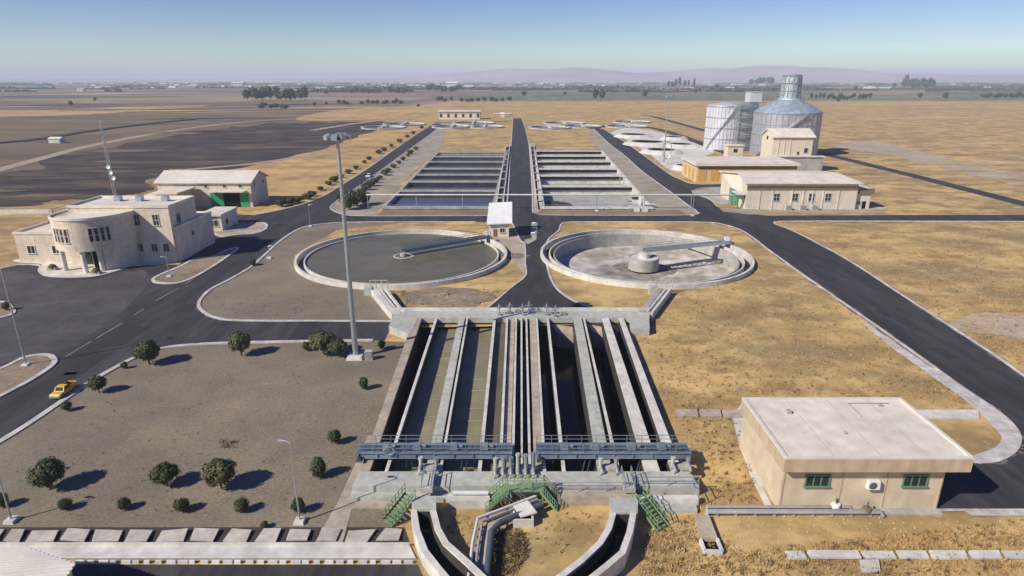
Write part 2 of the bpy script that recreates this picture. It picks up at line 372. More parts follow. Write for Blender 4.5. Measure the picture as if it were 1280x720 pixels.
pk = [(-90, 362), (12, 337.5), (48, 345), (85, 350.5), (120, 349), (150, 341), (180, 338), (192, 350), (150, 393), (95, 432), (60, 441), (20, 449), (-90, 490)]
struct('parking_lot', MB().sheet(PP(pk), .05), 'parking')
e6 = smooth([(632, 277.7), (640, 279), (650, 300), (656, 306), (656.5, 329), (657, 345), (640, 359), (617, 379), (607, 387)], 4)
e7 = smooth([(742, 387), (728, 381), (713, 374), (697, 362), (688, 347), (683, 328), (681, 312), (687, 298), (698, 289), (703, 279.5), (720, 277.6), (800, 277.5), (880, 278), (905, 281), (930, 290), (960, 312), (1000, 341), (1040, 369), (1100, 411), (1160, 454), (1200, 483), (1240, 510), (1264, 530), (1274, 548), (1268, 564), (1250, 575), (1222, 579)])
e8 = smooth([(1500, 621), (1400, 552), (1280, 470), (1240, 442), (1180, 403), (1120, 364), (1060, 325), (1010, 298), (985, 286), (968, 279), (985, 276.7), (1100, 276.5), (1280, 277), (1450, 277.5)])
e8b = [(1450, 268.5), (1280, 268.5), (1100, 269), (960, 269.5), (905, 265), (896, 258)]
e10 = smooth([(896, 258), (888, 250), (870, 243), (866, 239), (880, 235), (912, 234)]) + smooth([(912, 230), (868, 230), (850, 224), (836, 217), (803, 193), (780, 177), (768, 170), (754, 161)])
e9 = smooth([(742, 161), (763, 181), (782, 195.5), (805, 216), (838, 240), (862, 258), (870, 264), (860, 269), (720, 269.3), (674, 268.5)])
ec = smooth([(666, 266), (665.5, 240), (663, 200), (661, 180), (657, 162), (652, 148)])
ecl = smooth([(641, 148), (640, 165), (637.5, 200), (635, 240), (632, 269.5)])
struct('road', MB().sheet(PP([(632, 269.5), (632, 277.7)] + e6 + e7 + [(1165, 579), (1165, 636), (1320, 636), (1500, 640)] + e8 + e8b + e10 + e9 + ec + ecl), .034), 'asphalt')
track('road', [(790, 156), (832, 164), (900, 188), (930, 199)], 7, .1, 'asphalt')
track('road', [(1030, 191), (1045, 196), (1130, 217), (1217, 239), (1300, 260)], 6.5, .1, 'asphalt')
track('road', [(800, 144), (817, 146), (869, 160), (900, 169)], 6, .1, 'asphalt')
track('road', [(742, 161), (752, 158), (790, 156)], 9, .1, 'asphalt')
track('road', [(544, 153), (600, 152.5), (645, 151)], 8, .09, 'asphalt')
def kerb(px, w=.45, h=.15, off=0.): struct('kerb', MB().strip(PP(px), w, 0, h, off=off), 'kerb')
kerb(e1, .8, .18); kerb(e2[:-1], .6); kerb(e3, .4); kerb(e4, .4); kerb(e5[5:], .5); kerb(e6, .35); kerb(e7, .45, .15); kerb(e8, .45); kerb(e9, .35); kerb(ec, .5); kerb(ecl, .5); kerb(e10, .4)
# wide worn concrete strip along the right road and its end
patch('pavement', smooth([(1075, 400), (1120, 430), (1170, 464), (1215, 493), (1245, 514), (1266, 533), (1276, 549), (1268, 566), (1248, 578), (1218, 580), (1212, 572), (1240, 562), (1252, 549), (1240, 533), (1215, 508), (1160, 468), (1110, 432)], 4, True), .12, 'kerb')
patch('pavement', [(1165, 637), (1400, 637), (1400, 646), (1215, 646), (1205, 640), (1165, 641)], .12, 'kerb')
patch('pavement', smooth([(58, 345), (49, 338), (52, 331), (25, 329), (20, 325), (80, 323), (165, 327), (224, 327), (205, 331), (165, 333.5), (150, 338), (120, 346), (85, 347.5)], 4, True), .14, 'concw')
for px, m in (([(192, 349), (198, 354), (228, 353), (262, 336), (296, 312), (288, 311.5), (265, 321), (245, 324), (222, 335), (205, 342)], 'island'),
              ([(260, 284), (267, 291), (278, 296), (300, 293.5), (322, 291.5), (333, 285), (331, 279.5), (320, 279), (300, 280), (280, 280)], 'conct'),
              ([(-60, 482), (0, 462), (30, 448), (55, 444), (67, 448), (66, 457), (40, 475), (0, 496), (-60, 524)], 'island'),
              ([(-60, 388), (0, 378), (13, 384), (11, 395), (-60, 408)], 'island')):
    q = smooth(px, 5, True)
    struct('traffic_island', MB().prism(PP(q), 0, .12), m); struct('kerb', MB().strip(PP(q), .7, 0, .2, closed=True), 'kerb')
# road markings: worn centre dashes
mk = MB()
for a, b in (((82, 446), (114, 427)), ((120, 423.5), (153, 404)), ((168, 394), (180, 386)), ((195, 376), (224, 360)), ((232, 355), (246, 346))):
    mk.strip([P(*a), P(*b)], .28, .045, .049)
struct('road_marking', mk, mat('worn_white_line', (.19, .185, .185), .8, .3, 1.2))
rp = MB(); rq = random.Random(4)
for k, (x, y) in enumerate(((1105, 392), (1180, 442), (1230, 600), (1010, 318), (650, 240), (652, 205), (672, 350), (690, 375), (160, 420), (235, 385), (70, 480), (380, 412), (300, 330), (110, 455), (350, 270))):
    p = P(x, y); a, b = rq.uniform(.5, 1.6), rq.uniform(1.5, 5); rp.sheet([(p.x - a, p.y - b), (p.x + a, p.y - b * .9), (p.x + a * .9, p.y + b), (p.x - a * 1.1, p.y + b * .95)], .058)
struct('asphalt_patches', rp, mat('asphalt_repair', (.026, .025, .028), .92, .2, 1.2))
ds = MB()
for pth in (e7[60:], e8[5:45], e1[4:], e2[4:70]):
    q = PP(pth)
    for a, b in zip(q, q[1:]):
        if rq.random() < .6: ds.strip([a, a.lerp(b, .5) + Vector((rq.uniform(-.2, .2), 0, 0)), b], rq.uniform(.7, 1.5), .02, .052)
struct('dust', ds, mat('blown_dust', (.15, .125, .10), .95, .3, 1.5))
# soil surfaces
patch('pavement', [(460, 545), (474, 545), (450, 600), (428, 680), (393, 680), (424, 625)], .07, 'conct')
patch('garden_soil', e1[::-1] + [(-70, 690), (400, 690), (520, 650), (462, 612), (476, 540), (513, 428)], .04, 'gravel')
patch('island_soil', [(p[0], p[1]) for p in e2[:-2]] + [(500, 279), (420, 288), (368, 318), (368, 336), (410, 356), (460, 364), (485, 385)], .02, 'gravel')
patch('verge', e3[5:] + [(560, 155), (552, 178), (545, 190), (500, 230), (476, 260), (468, 268), (450, 269.5)], .03, 'verge')
patch('verge', [(620, 268.5), (632, 268.5), (635, 240), (638, 200), (639.5, 180), (635, 180), (633, 200), (626, 240)], .03, 'conct')
patch('verge', [(668, 267), (680, 262), (676, 240), (671, 200), (668, 180), (661.5, 180), (664, 200), (666.5, 240)], .03, 'conct')
patch('verge', e9[:-8] + [(840, 267), (815, 262), (752, 189), (735, 170)], .03, 'verge')
patch('verge', [(470, 269.6), (631, 269.2), (631, 263), (478, 263)], .035, 'island')
patch('verge', [(672, 268.6), (858, 268.6), (850, 263), (674, 263)], .035, 'island')
patch('apron', smooth([(764, 166), (790, 160), (830, 167), (872, 180), (893, 189), (880, 196), (868, 204), (866, 214), (840, 214), (812, 193), (785, 176)], 4, True), .06, 'concw')
patch('apron', [(866, 239), (890, 235), (930, 234), (931, 250), (900, 257), (885, 249)], .06, 'conc')
patch('apron', [(900, 260), (1110, 262), (1100, 267.5), (935, 268.3), (905, 264)], .06, 'verge')
patch('apron', [(664.5, 278.2), (671, 278.2), (670.5, 300), (660, 305.5), (655.5, 303), (656, 299.5), (664.5, 298.5)], .10, 'conc')
patch('ground_slab', [(604, 292), (650, 297), (656, 307), (656.5, 345), (645, 330), (634, 308), (620, 300)], .045, 'conct')

# ------------------------------------------------------------------ near settling basin
HB = 1.2
basin = thing('settling_basin', 'large near concrete basin of long parallel channels crossed by two blue-grey bridges', 'settling basin', P(652, 500))
def wall_quad(tl, tr, bl, br, y0=398., y1=551., ya=397., yb=589.):
    ex = lambda t, b, y: t + (b - t) * (y - y0) / (y1 - y0)
    return [P(ex(tl, bl, ya), ya, HB), P(ex(tr, br, ya), ya, HB), P(ex(tr, br, yb), yb, HB), P(ex(tl, bl, yb), yb, HB)]
def zz(mb, q, z0, z1): return mb.prism([(p.x, p.y) for p in q], z0, z1)
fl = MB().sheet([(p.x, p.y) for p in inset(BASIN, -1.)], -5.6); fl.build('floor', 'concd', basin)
# (name, material, edges)
for nm, m, e, top in (('outer_wall', 'conct', (517, 527, 463, 475), 1.2), ('outer_wall', 'concw', (774, 779.5, 827, 838.5), 1.2),
               ('divider_wall', 'concw', (543.6, 546.6, 493, 497), 1.15), ('divider_wall', 'concw', (616.5, 619.8, 600.8, 605.2), 1.15),
               ('divider_wall', 'concw', (632.8, 635.2, 625, 628.6), 1.15), ('divider_wall', 'concw', (644.3, 646.2, 640, 643.2), 1.2),
               ('divider_wall', 'concw', (650.8, 652.8, 651, 653.4), 1.2), ('divider_wall', 'concw', (657, 659, 660, 663), 1.2),
               ('divider_wall', 'concw', (670, 672, 677, 680.5), 1.2), ('divider_wall', 'concw', (683.6, 686.2, 699, 703), 1.15),
               ('divider_wall', 'concw', (729, 731.2, 763.5, 767), 1.1), ('divider_wall', 'concw', (753, 761, 796, 812.5), 1.2)):
    o_ = zz(MB(), wall_quad(*e), top - .35, top).build(nm, m, basin); zz(MB(), wall_quad(*e), -5.6, top - .35).build('wall_base', 'stain_shade', o_)
for nm, m, e, top, lo in (('walkway', 'concg', (573.5, 581, 540, 552.5), 1.25, -3.6), ('walkway', 'concg', (717, 727, 741.5, 757.5), 1.25, -3.6),
                   ('walkway', 'conct', (636.5, 643.5, 629.5, 639), .75, -3.6), ('walkway', 'conct', (662, 669.5, 666.5, 676.5), .95, -3.6),
                   ('gutter_wall', 'concw', (583, 585, 555.5, 558.5), 1.2, -3.6)):
    o_ = zz(MB(), wall_quad(*e), top - .35, top).build(nm, m, basin); zz(MB(), wall_quad(*e), -5.6, top - .35).build('wall_base', 'stain_shade', o_)
# slim gutter bottoms beside the two wide walkways
zz(MB(), wall_quad(581, 583, 552.5, 555.5), -1, .6).build('gutter', 'concd', basin)
zz(MB(), wall_quad(727, 729, 757.5, 763.5), -1, .5).build('gutter', 'concd', basin)
bk = MB()
q = [P(492, 388.5, HB), P(812, 388.5, HB), P(812, 397.5, HB), P(523, 397.5, HB), P(519, 404, HB), P(489, 408, HB)]
bk.prism([(p.x, p.y) for p in q], .35, HB + .02); o_ = bk.build('end_platform', 'concg', basin); MB().prism([(p.x, p.y) for p in q], -5.6, .35).build('wall_base', 'stain_shade', o_)
bk = MB(); q = [P(492, 387.3, HB), P(812, 387.3, HB), P(812, 388.4, HB), P(492, 388.4, HB)]
zz(bk, q, 0, HB + .45).build('parapet', 'concw', basin)
zz(MB(), [P(787, 391, HB), P(811, 391, HB), P(812, 411, HB), P(788, 411, HB)], 0, HB + .05).build('end_block', 'concg', basin)
zz(MB(), [P(490, 398, HB), P(523, 398, HB), P(512, 418, HB), P(486, 408, HB)], 0, HB + .04).build('end_block', 'concg', basin)
# concrete ramps at the far end of the empty channels
for xl, xr in ((688, 716), (733, 752), (763, 773)):
    a, b = P(xl, 398, HB), P(xr, 398, HB); mb = MB()
    y1 = a.y - 2.6
    mb.add([(a.x, a.y, .2), (b.x, b.y, -.3), (b.x, y1 + .6, -.9), (a.x + 1.2, y1 + 1.4, -.8), (a.x, a.y, -3.6), (b.x, b.y, -3.6), (b.x, y1 + .6, -3.6), (a.x + 1.2, y1 + 1.4, -3.6)],
           [(3, 2, 1, 0), (0, 1, 5, 4), (1, 2, 6, 5), (2, 3, 7, 6), (3, 0, 4, 7)]).build('hopper_slope', 'conct', basin)
# front platform and stepped ledges
hp = MB(); zz(hp, [P(449, 589.2, HB), P(862, 589.2, HB), P(874, 607.5, HB), P(440, 607.5, HB)], -3.6, HB).build('front_platform', 'concg', basin)
zz(MB(), [P(441, 611, .5), P(640, 611, .5), P(640, 622, .5), P(437, 622, .5)], -.5, .5).build('ledge', 'concg', basin)
zz(MB(), [P(437, 626, .15), P(519, 626, .15), P(519, 635, .15), P(433, 635, .15)], -.5, .15).build('ledge', 'conct', basin)
zz(MB(), [P(560, 618, .9), P(612, 618, .9), P(612, 626, .9), P(560, 626, .9)], -.5, .9).build('ledge', 'concw', basin)
zz(MB(), [P(695, 610.5, .95), P(795, 610.5, .95), P(797, 622, .95), P(698, 622, .95)], -.5, .95).build('ledge', 'conct', basin)
zz(MB(), [P(798, 618.5, .8), P(873, 618.5, .8), P(874, 624, .8), P(800, 624, .8)], -.5, .8).build('ledge', 'concw', basin)
zz(MB(), [P(815, 630, .4), P(870, 630, .4), P(872, 638, .4), P(824, 638, .4)], -.5, .4).build('ledge', 'concg', basin)
# water
def water(e1_, e2_, z, m, ya=398., yb=589.):
    q = [wall_quad(*e1_, ya=ya, yb=yb)[i] for i in (0, 3)] + [wall_quad(*e2_, ya=ya, yb=yb)[i] for i in (2, 1)]
    struct('water', MB().sheet([(p.x, p.y) for p in q], z), m)
water((524, 527, 470, 475), (545, 546, 495, 496), -2.2, 'w_dark')
water((545, 546, 495, 496), (573.5, 577, 540, 545), -.55, 'w_olive')
water((585, 586, 558, 559), (617, 618, 602, 604), -.55, 'w_olive')
water((619, 620, 604, 605), (633, 634, 626, 627), .35, 'w_grey')
water((645, 646, 641, 643), (658, 659, 661, 662), -2.5, 'w_dark')
water((671, 672, 678, 680), (776, 777, 830, 832), -4.6, 'w_dark')
# scum baffles: slim rods lying across the water of the left channels
bf = MB()
for xa, xb, y in ((552, 568, 432), (551, 567, 440), (549, 564, 449), (545, 555, 470), (538, 552, 500), (530, 545, 522), (585, 610, 475), (580, 606, 511), (575, 604, 527), (583, 607, 489)):
    bf.tube([P(xa, y, -.5), P(xb, y - 1, -.5)], .05, 6)
tag(bf.build('scum_rod', 'conc', basin), None)

# valve posts and rails on the far platform
def railing(name, pts, z0, h, m='galv', r=.035, step=1.6, parent=None, rails=(1., .55)):
    mb = MB(); pts = [Vector((p[0], p[1], 0)) for p in pts]
    for a, b in zip(pts, pts[1:]):
        n = max(1, int((b - a).length / step))
        for i in range(n + 1):
            p = a.lerp(b, i / n); mb.tube([(p.x, p.y, z0), (p.x, p.y, z0 + h)], r, 5)
        for k in rails: mb.tube([(a.x, a.y, z0 + h * k), (b.x, b.y, z0 + h * k)], r, 5)
    return mb.build(name, m, parent)
railing('guard_rail', [P(622, 392, HB), P(702, 392, HB)], HB, 1.1, 'galv', .05, 2.2, basin)
railing('guard_rail', [P(690, 612, HB), P(792, 612, HB)], .95, 1.1, 'pipeg', .05, 2.6, basin)
railing('guard_rail', [P(797, 607, HB), P(873, 607, HB)], HB, 1.0, 'galv', .05, 2.4, basin)
railing('guard_rail', [P(866, 606, HB), P(873, 622, HB)], .4, 1.6, 'galv', .05, 2.4, basin)
def gate_valve(x, y, h0, label, sc=1., group='gate valve stands on the far platform of the basin'):
    b = P(x, y, h0); t = thing('gate_valve', label, 'gate valve', b, group); k = sc
    MB().box(b.x - .22 * k, b.x + .22 * k, b.y - .22 * k, b.y + .22 * k, h0, h0 + .3 * k).build('base', 'galv', t)
    MB().tube([(b.x, b.y, h0 + .2 * k), (b.x, b.y, h0 + 1.6 * k)], .09 * k, 8).build('stem', 'galv', t)
    w = MB(); c = (b.x, b.y, h0 + 1.1 * k)
    w.lathe(c, [(.42 * k, 0), (.50 * k, .05), (.42 * k, .1), (.36 * k, .05), (.42 * k, 0)], 18)
    w.bar((c[0] - .4 * k, c[1], c[2] + .05), (c[0] + .4 * k, c[1], c[2] + .05), .06, .05); w.build('handwheel', 'blue', t)
    return t
for i, (x, y) in enumerate(((624, 394), (637, 392), (653, 394), (661, 391), (683, 394), (694, 396))):
    gate_valve(x, y, HB + .02, ['leftmost', 'second from left', 'third from left', 'fourth from left', 'fifth from left', 'rightmost'][i] + ' gate valve on the far platform of the near basin', 1.3)

# travelling scraper bridges
def travelling_bridge(x0, x1, yrow, hz, label, wheel=None):
    a = P(x0, yrow, hz); b = P(x1, yrow, hz); Y = a.y; X0, X1 = a.x, b.x
    t = thing('travelling_bridge', label, 'scraper bridge', ((X0 + X1) / 2, Y, HB), 'blue-grey travelling bridges over the near basin')
    for nm, dy in (('beam', -.85), ('beam', .85)):
        mb = MB().box(X0, X1, Y + dy - .07, Y + dy + .07, hz - .5, hz + .05)
        mb.box(X0, X1, Y + dy - .22, Y + dy + .22, hz + .05, hz + .1); mb.box(X0, X1, Y + dy - .22, Y + dy + .22, hz - .55, hz - .5)
        n = 8
        for i in range(n + 1):
            x = X0 + .1 + (X1 - X0 - .2) * i / n; mb.box(x - .05, x + .05, Y + dy - .2, Y + dy + .2, hz - .5, hz + .05)
        mb.build(nm, 'blue', t)
    dk = MB(); n = int((X1 - X0) / .6)
    for i in range(n):
        x = X0 + (X1 - X0) * i / n; dk.box(x + .02, x + .58, Y - .62, Y + .62, hz + .02, hz + .07)
    dk.build('deck', 'dblue', t)
    railing('railing', [(X0, Y - .9), (X1, Y - .9)], hz + .1, 1.0, 'blue', .035, 1.5, t)
    railing('railing', [(X0, Y + .9), (X1, Y + .9)], hz + .1, 1.0, 'blue', .035, 1.5, t)
    for x in (X0 + .3, X1 - .3):
        e = MB().box(x - .35, x + .35, Y - 1.7, Y + 1.7, HB + .35, hz - .57); e.build('end_carriage', 'dblue', t)
        for dy in (-1.25, 1.25):
            w = MB().tube([(x - .15, Y + dy, HB + .32), (x + .15, Y + dy, HB + .32)], .32, 14); w.build('wheel', 'tyre', t)
    for f in (.18, .38, .62, .82):
        x = X0 + (X1 - X0) * f
        m_ = MB().box(x - .45, x + .45, Y - .4, Y + .4, hz + .07, hz + .65, .08, .08); m_.tube([(x + .45, Y, hz + .35), (x + .95, Y, hz + .35)], .2, 10); m_.build('motor', 'blue', t)
    for f in (.08, .32, .5, .68, .93):
        x = X0 + (X1 - X0) * f
        s_ = MB(); s_.bar((x, Y - .8, hz - .5), (x - .3, Y - .2, -1.), .12, .12); s_.bar((x + .5, Y - .8, hz - .5), (x + .3, Y - .2, -1.), .12, .12)
        s_.build('scraper_arm', 'dblue', t)
    if wheel:
        p = P(wheel[0], wheel[1], hz + .4); w = MB(); n = 20
        for k in range(n):
            a0, a1 = 2 * math.pi * k / n, 2 * math.pi * (k + 1) / n
            w.bar((p.x + .52 * math.cos(a0), Y - 1.15, hz + .5 + .52 * math.sin(a0)), (p.x + .52 * math.cos(a1), Y - 1.15, hz + .5 + .52 * math.sin(a1)), .13, .13)
        w.build('cable_reel', 'galv', t)
    return t
travelling_bridge(449, 640, 561, 2.0, 'blue-grey travelling scraper bridge spanning the left water-filled channels of the near basin', (488, 558))
travelling_bridge(671, 861, 561, 2.0, 'blue-grey travelling scraper bridge spanning the right dark channels of the near basin')

# pump and pipe gear on the front platform
def pump_set(x, y, label, n=3, tall=1.6, m='concg', seed=1):
    rnd = random.Random(seed); b = P(x, y, HB); t = thing('pump_set', label, 'pump', b, 'pump sets on the front platform')
    MB().box(b.x - 1.1, b.x + 1.1, b.y - .6, b.y + .6, HB, HB + .25).build('base', 'conc', t)
    for i in range(n):
        xx = b.x - .8 + 1.6 * i / max(1, n - 1); h = tall * rnd.uniform(.8, 1.15)
        MB().tube([(xx, b.y, HB + .2), (xx, b.y, HB + h)], .2, 10).tube([(xx, b.y, HB + h), (xx, b.y, HB + h + .25)], .25, 10).build('motor', ['concg', 'galv', 'blue'][i % 3], t)
        e = MB().tube([(xx, b.y - .15, HB + .5), (xx, b.y - .9, HB + .5), (xx, b.y - 1.1, HB + .3), (xx, b.y - 1.1, HB)], .14, 8); e.build('outlet_pipe', 'pipeg', t)
    return t
pump_set(536, 586, 'small pump set beside the head of the left curved channel', 2, 1.0, seed=2)
pump_set(629, 590, 'pump set with blue-grey motor left of the middle stairs', 3, 1.6, seed=3)
pump_set(657, 590, 'tall white-topped pump set in the middle between the two bridges', 3, 2.2, seed=4)
pump_set(760, 586, 'pump set on the right half of the front platform', 2, 1.0, seed=5)
pump_set(850, 584, 'pump set at the right corner of the near basin', 2, .9, seed=6)
# bridges over the platform in line with the two wide walkways
for x, lab in ((537, 'narrow concrete footbridge ramp above the left curved channel head'), (782, 'narrow concrete footbridge ramp above the right curved channel head')):
    a = P(x - 7, 592, HB + .5); b = P(x + 7, 592, HB + .5); c = P(x + 8, 611, HB + .5)
    t = thing('footbridge', lab, 'footbridge', (a.x, c.y, HB))
    MB().box(a.x, b.x, c.y, a.y, HB + .02, HB + .55).build('deck', 'concg', t)
    for xx in (a.x + .08, b.x - .08): railing('railing', [(xx, c.y + .1), (xx, a.y - .1)], HB + .55, .95, 'galv', .04, 1.2, t)
# light-blue pipe lying on the ledge
tag(MB().tube([P(566, 616, 1.15), P(610, 616, 1.15)], .22, 10).build('pipe', 'pipe'), 'short pale pipe lying along the front ledge left of the middle stairs', 'pipe')
# green stairs
def stairs(top, bot, w, label):
    a, b = Vector(top), Vector(bot); t = thing('stairs', label, 'stairs', (b.x, b.y, b.z), 'green steel stairs of the near basin')
    d = (b - a); dh = Vector((d.x, d.y, 0)); u = dh.normalized(); q = Vector((-u.y, u.x, 0)); n = max(5, int(abs(d.z) / .17))
    for s_ in (-1, 1):
        MB().bar(a + q * (s_ * w / 2), b + q * (s_ * w / 2), .08, .26).build('stringer', 'green', t)
        rl = MB(); o = q * (s_ * w / 2)
        for k in (1.0, .55): rl.tube([a + o + Vector((0, 0, k)), b + o + Vector((0, 0, k))], .04, 6)
        m = 7
        for i in range(m + 1):
            p = a.lerp(b, i / m) + o; rl.tube([p, p + Vector((0, 0, 1.0))], .035, 6)
        rl.build('railing', 'green', t)
    tr = MB()
    for i in range(n):
        p = a.lerp(b, (i + .5) / n); tr.add([p + q * (i1 * w / 2) + u * j1 + Vector((0, 0, k1)) for k1 in (-.03, .03) for i1, j1 in ((-1, -.14), (1, -.14), (1, .14), (-1, .14))],
               [(3, 2, 1, 0), (4, 5, 6, 7)] + [(k, (k + 1) % 4, 4 + (k + 1) % 4, 4 + k) for k in range(4)])
    tr.build('tread', 'green', t)
    return t
stairs(P(513, 619, 1.6), P(484, 655, 0), 1.5, 'green steel stairs descending to the left of the left curved channel')
stairs(P(797, 619, 1.6), P(829, 661, 0), 1.5, 'green steel stairs descending to the right of the right curved channel')
stairs(P(634, 610, 1.9), P(606, 634, 0), 1.4, 'green steel stairs left of the middle landing, beside the dark pipes')
stairs(P(678, 610, 1.9), P(698, 634, 0), 1.4, 'green steel stairs right of the middle landing')
a, b = P(634, 606, 1.9), P(680, 614, 1.9)
t = thing('landing', 'green steel landing between the two middle stairs', 'landing', (a.x, b.y, 0))
MB().box(a.x, b.x, b.y, a.y, 1.8, 1.92).build('deck', 'green', t)
railing('railing', [(a.x, a.y), (b.x, a.y)], 1.92, 1.1, 'green', .05, .6, t, (1., .7, .4)); railing('railing', [(a.x + 1.2, b.y), (b.x - 1.2, b.y)], 1.92, 1.1, 'green', .05, .6, t, (1., .7, .4))
for x in (a.x + .1, b.x - .1): MB().box(x - .08, x + .08, b.y + .1, b.y + .26, 0, 1.8).build('leg', 'green', t)

# ------------------------------------------------------------------ curved outlet channels in front
def channel(Lw, Rw, h, label, wat='w_dark', w=.55, wz=.35, m='concw', name='concrete_channel', head=None):
    Lp = PP(smooth(Lw, 1), h); Rp = PP(smooth(Rw, 1), h); t = thing(name, label, 'channel', (Lp[0].x, Lp[0].y, 0))
    MB().strip(Lp, w, 0, h).build('side_wall', m, t); MB().strip(Rp, w, 0, h).build('side_wall', m, t)
    MB().strip(Lp, .08, .08, h - .22, off=w / 2 + .045).build('lining', 'stain_shade', t); MB().strip(Rp, .08, .08, h - .22, off=-w / 2 - .045).build('lining', 'stain_shade', t)
    q = [(p.x, p.y) for p in Lp] + [(p.x, p.y) for p in reversed(Rp)]
    MB().sheet(q, .06).build('bed', 'concd', t)
    A_, B_ = Lp[0] + Vector((0, -.2, 0)), Rp[0] + Vector((0, -.2, 0)); u_ = (B_ - A_).normalized() * (w / 2 + .01); MB().strip([A_ + u_, B_ - u_], .1, .08, h - .15).build('lining', 'stain_shade', t)
    if head: zz(MB(), [P(x, y, h + .1) for x, y in head], 0, h + .1).build('head_slab', 'concg', t)
    struct('water', MB().sheet(q, wz), wat); return t
channel([(517, 636), (521, 662), (531, 688), (548, 710), (575, 742)], [(541, 636), (547, 660), (557, 678), (585, 703), (622, 738)], 1.5,
        'left curved concrete channel with dark water leading out from the near basin', head=[(514, 620), (545, 620), (545, 636.5), (515, 636.5)])
channel([(767, 639), (761, 660), (750, 678), (727, 700), (698, 722), (660, 752)], [(792, 639), (787, 665), (778, 690), (758, 707), (734, 726), (700, 752)], 1.7,
        'right curved concrete channel casting a wide shadow in front of the near basin', head=[(762, 622), (798, 622), (797, 640), (764, 640)])
# bundle of large pipes between the curved channels
rt = ([(670, 620), (597, 648), (591, 678), (583, 745)], [(672, 624), (603, 652), (598, 680), (591, 745)], [(677, 630), (625, 653), (614, 664), (606, 745)])
for (pts, m, r_, lab) in ((rt[0], 'pipe', .15, 'outermost pale pipe of the bent bundle before the middle stairs'), (rt[1], 'pipeg', .13, 'second slim grey pipe of the bent bundle before the middle stairs'), (rt[2], 'dblue', .28, 'thick dark pipe on the inner right side of the bent bundle')):
    pt = PP(smooth(pts, 1), .9); t = thing('pipe', lab, 'pipe', (pt[0].x, pt[0].y, 0), 'pipes bent round before the middle stairs')
    MB().tube(pt, r_, 10).build('pipe_run', m, t)
    for a, b in zip(pt, pt[1:]):
        for k in range(3):
            p = a.lerp(b, (k + .5) / 3); MB().box(p.x - .13, p.x + .13, p.y - .1, p.y + .1, 0, .9 - r_).build('support', 'conc', t)
# walkway plate alongside
pt = PP(smooth([(640, 628), (610, 641), (597, 652), (591, 680), (582, 745)], 3), .75)
tag(MB().strip(PP([(674, 627), (613, 653), (606, 672), (598, 745)], .6), .75, .3, .6).build('pipe_trough', 'conct'), 'brown trough running between the bent pipes', 'trough')
# lidded concrete box
a = P(641, 659, 0); t = thing('valve_chamber', 'small square concrete box with a tilted lid before the middle stairs', 'chamber', (a.x, a.y, 0))
b = P(667, 659, 0); w = b.x - a.x
mb = MB()
for x0, x1, y0, y1 in ((0, w, 0, .2), (0, w, w - .2, w), (0, .2, .2, w - .2), (w - .2, w, .2, w - .2)): mb.box(a.x + x0, a.x + x1, a.y + y0, a.y + y1, 0, .8)
mb.build('box', 'concw', t); MB().sheet([(a.x + .2, a.y + .2), (b.x - .2, a.y + .2), (b.x - .2, a.y + w - .2), (a.x + .2, a.y + w - .2)], .2).build('pit', 'dark', t)
lid = MB(); vs = []
for z in (0, .12):
    for dx, dy, dz in ((.75, .15, .92), (w + .35, .75, .95), (w - .5, w + .2, 1.25), (.05, w - .5, 1.2)): vs.append((a.x + dx, a.y + dy, z + dz))
lid.add(vs, [(3, 2, 1, 0), (4, 5, 6, 7)] + [(k, (k + 1) % 4, 4 + (k + 1) % 4, 4 + k) for k in range(4)]); lid.build('lid', 'concw', t)
# low concrete chamber right of the basin
a, b, c, d = P(869, 645, .5), P(886, 643, .5), P(897, 672, .5), P(876, 672, .5)
t = thing('drain_chamber', 'low tan concrete drain chamber with a square opening right of the basin stairs', 'chamber', (d.x, d.y, 0))
MB().prism([(p.x, p.y) for p in (a, b, c, d)], 0, .5).build('cover_slab', 'conct', t)
e_, f_ = P(903, 690, .3), P(881, 689, .3); mb = MB()
mb.strip([c, e_], .22, 0, .45); mb.strip([e_, f_], .22, 0, .45); mb.strip([f_, d], .22, 0, .45); mb.build('rim', 'concw', t)
MB().sheet([(p.x, p.y) for p in (d, c, e_, f_)], .06).build('pit', 'dark', t)

# ------------------------------------------------------------------ clarifier tanks
def clarifier(c, label, full):
    t = thing('clarifier_tank', label, 'clarifier', (c[0], c[1], 0), 'big round clarifier tanks')
    C3 = (c[0], c[1], 0)
    MB().lathe(C3, [(RT, -.2), (RT, 1.0), (RT - .55, 1.0), (RT - .55, -3.)], 96).build('outer_wall', 'concw', t)
    MB().lathe(C3, [(RT - .55, -.55), (RT - 2.0, -.55)], 96).build('launder', 'conc' if full else 'concd', t)
    MB().lathe(C3, [(RT - 2.0, -3.), (RT - 2.0, .62), (RT - 2.3, .62), (RT - 2.3, -3.2)], 96).build('weir_wall', 'concw', t)
    if full:
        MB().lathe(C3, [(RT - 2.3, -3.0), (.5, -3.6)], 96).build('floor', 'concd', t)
    else:
        MB().lathe(C3, [(RT - 3.1, -3.2), (RT - 3.1, .25), (RT - 3.35, .25), (RT - 3.35, -3.2)], 96).build('baffle_ring', 'conc', t)
        MB().lathe(C3, [(RT - 2.3, -3.0), (RT - 4.2, -3.02), (5.5, -3.5), (5.2, -3.75), (.1, -3.9)], 96).build('floor', 'floorc', t)
        sl_ = MB(); rr = random.Random(2); n = 60; vs = []
        for k in range(n):
            a = 2 * math.pi * k / n; ro = 7.2 + 1.6 * math.sin(a * 3 + 1) + rr.uniform(-.5, .5)
            for r_, z_ in ((3.2, -3.3), (ro, -3.44)): vs.append((c[0] + r_ * math.cos(a), c[1] + r_ * math.sin(a), z_))
        sl_.add(vs, [(2 * k, 2 * k + 1, 2 * ((k + 1) % n) + 1, 2 * ((k + 1) % n)) for k in range(n)]).build('sludge', 'sludge', t)
    return t
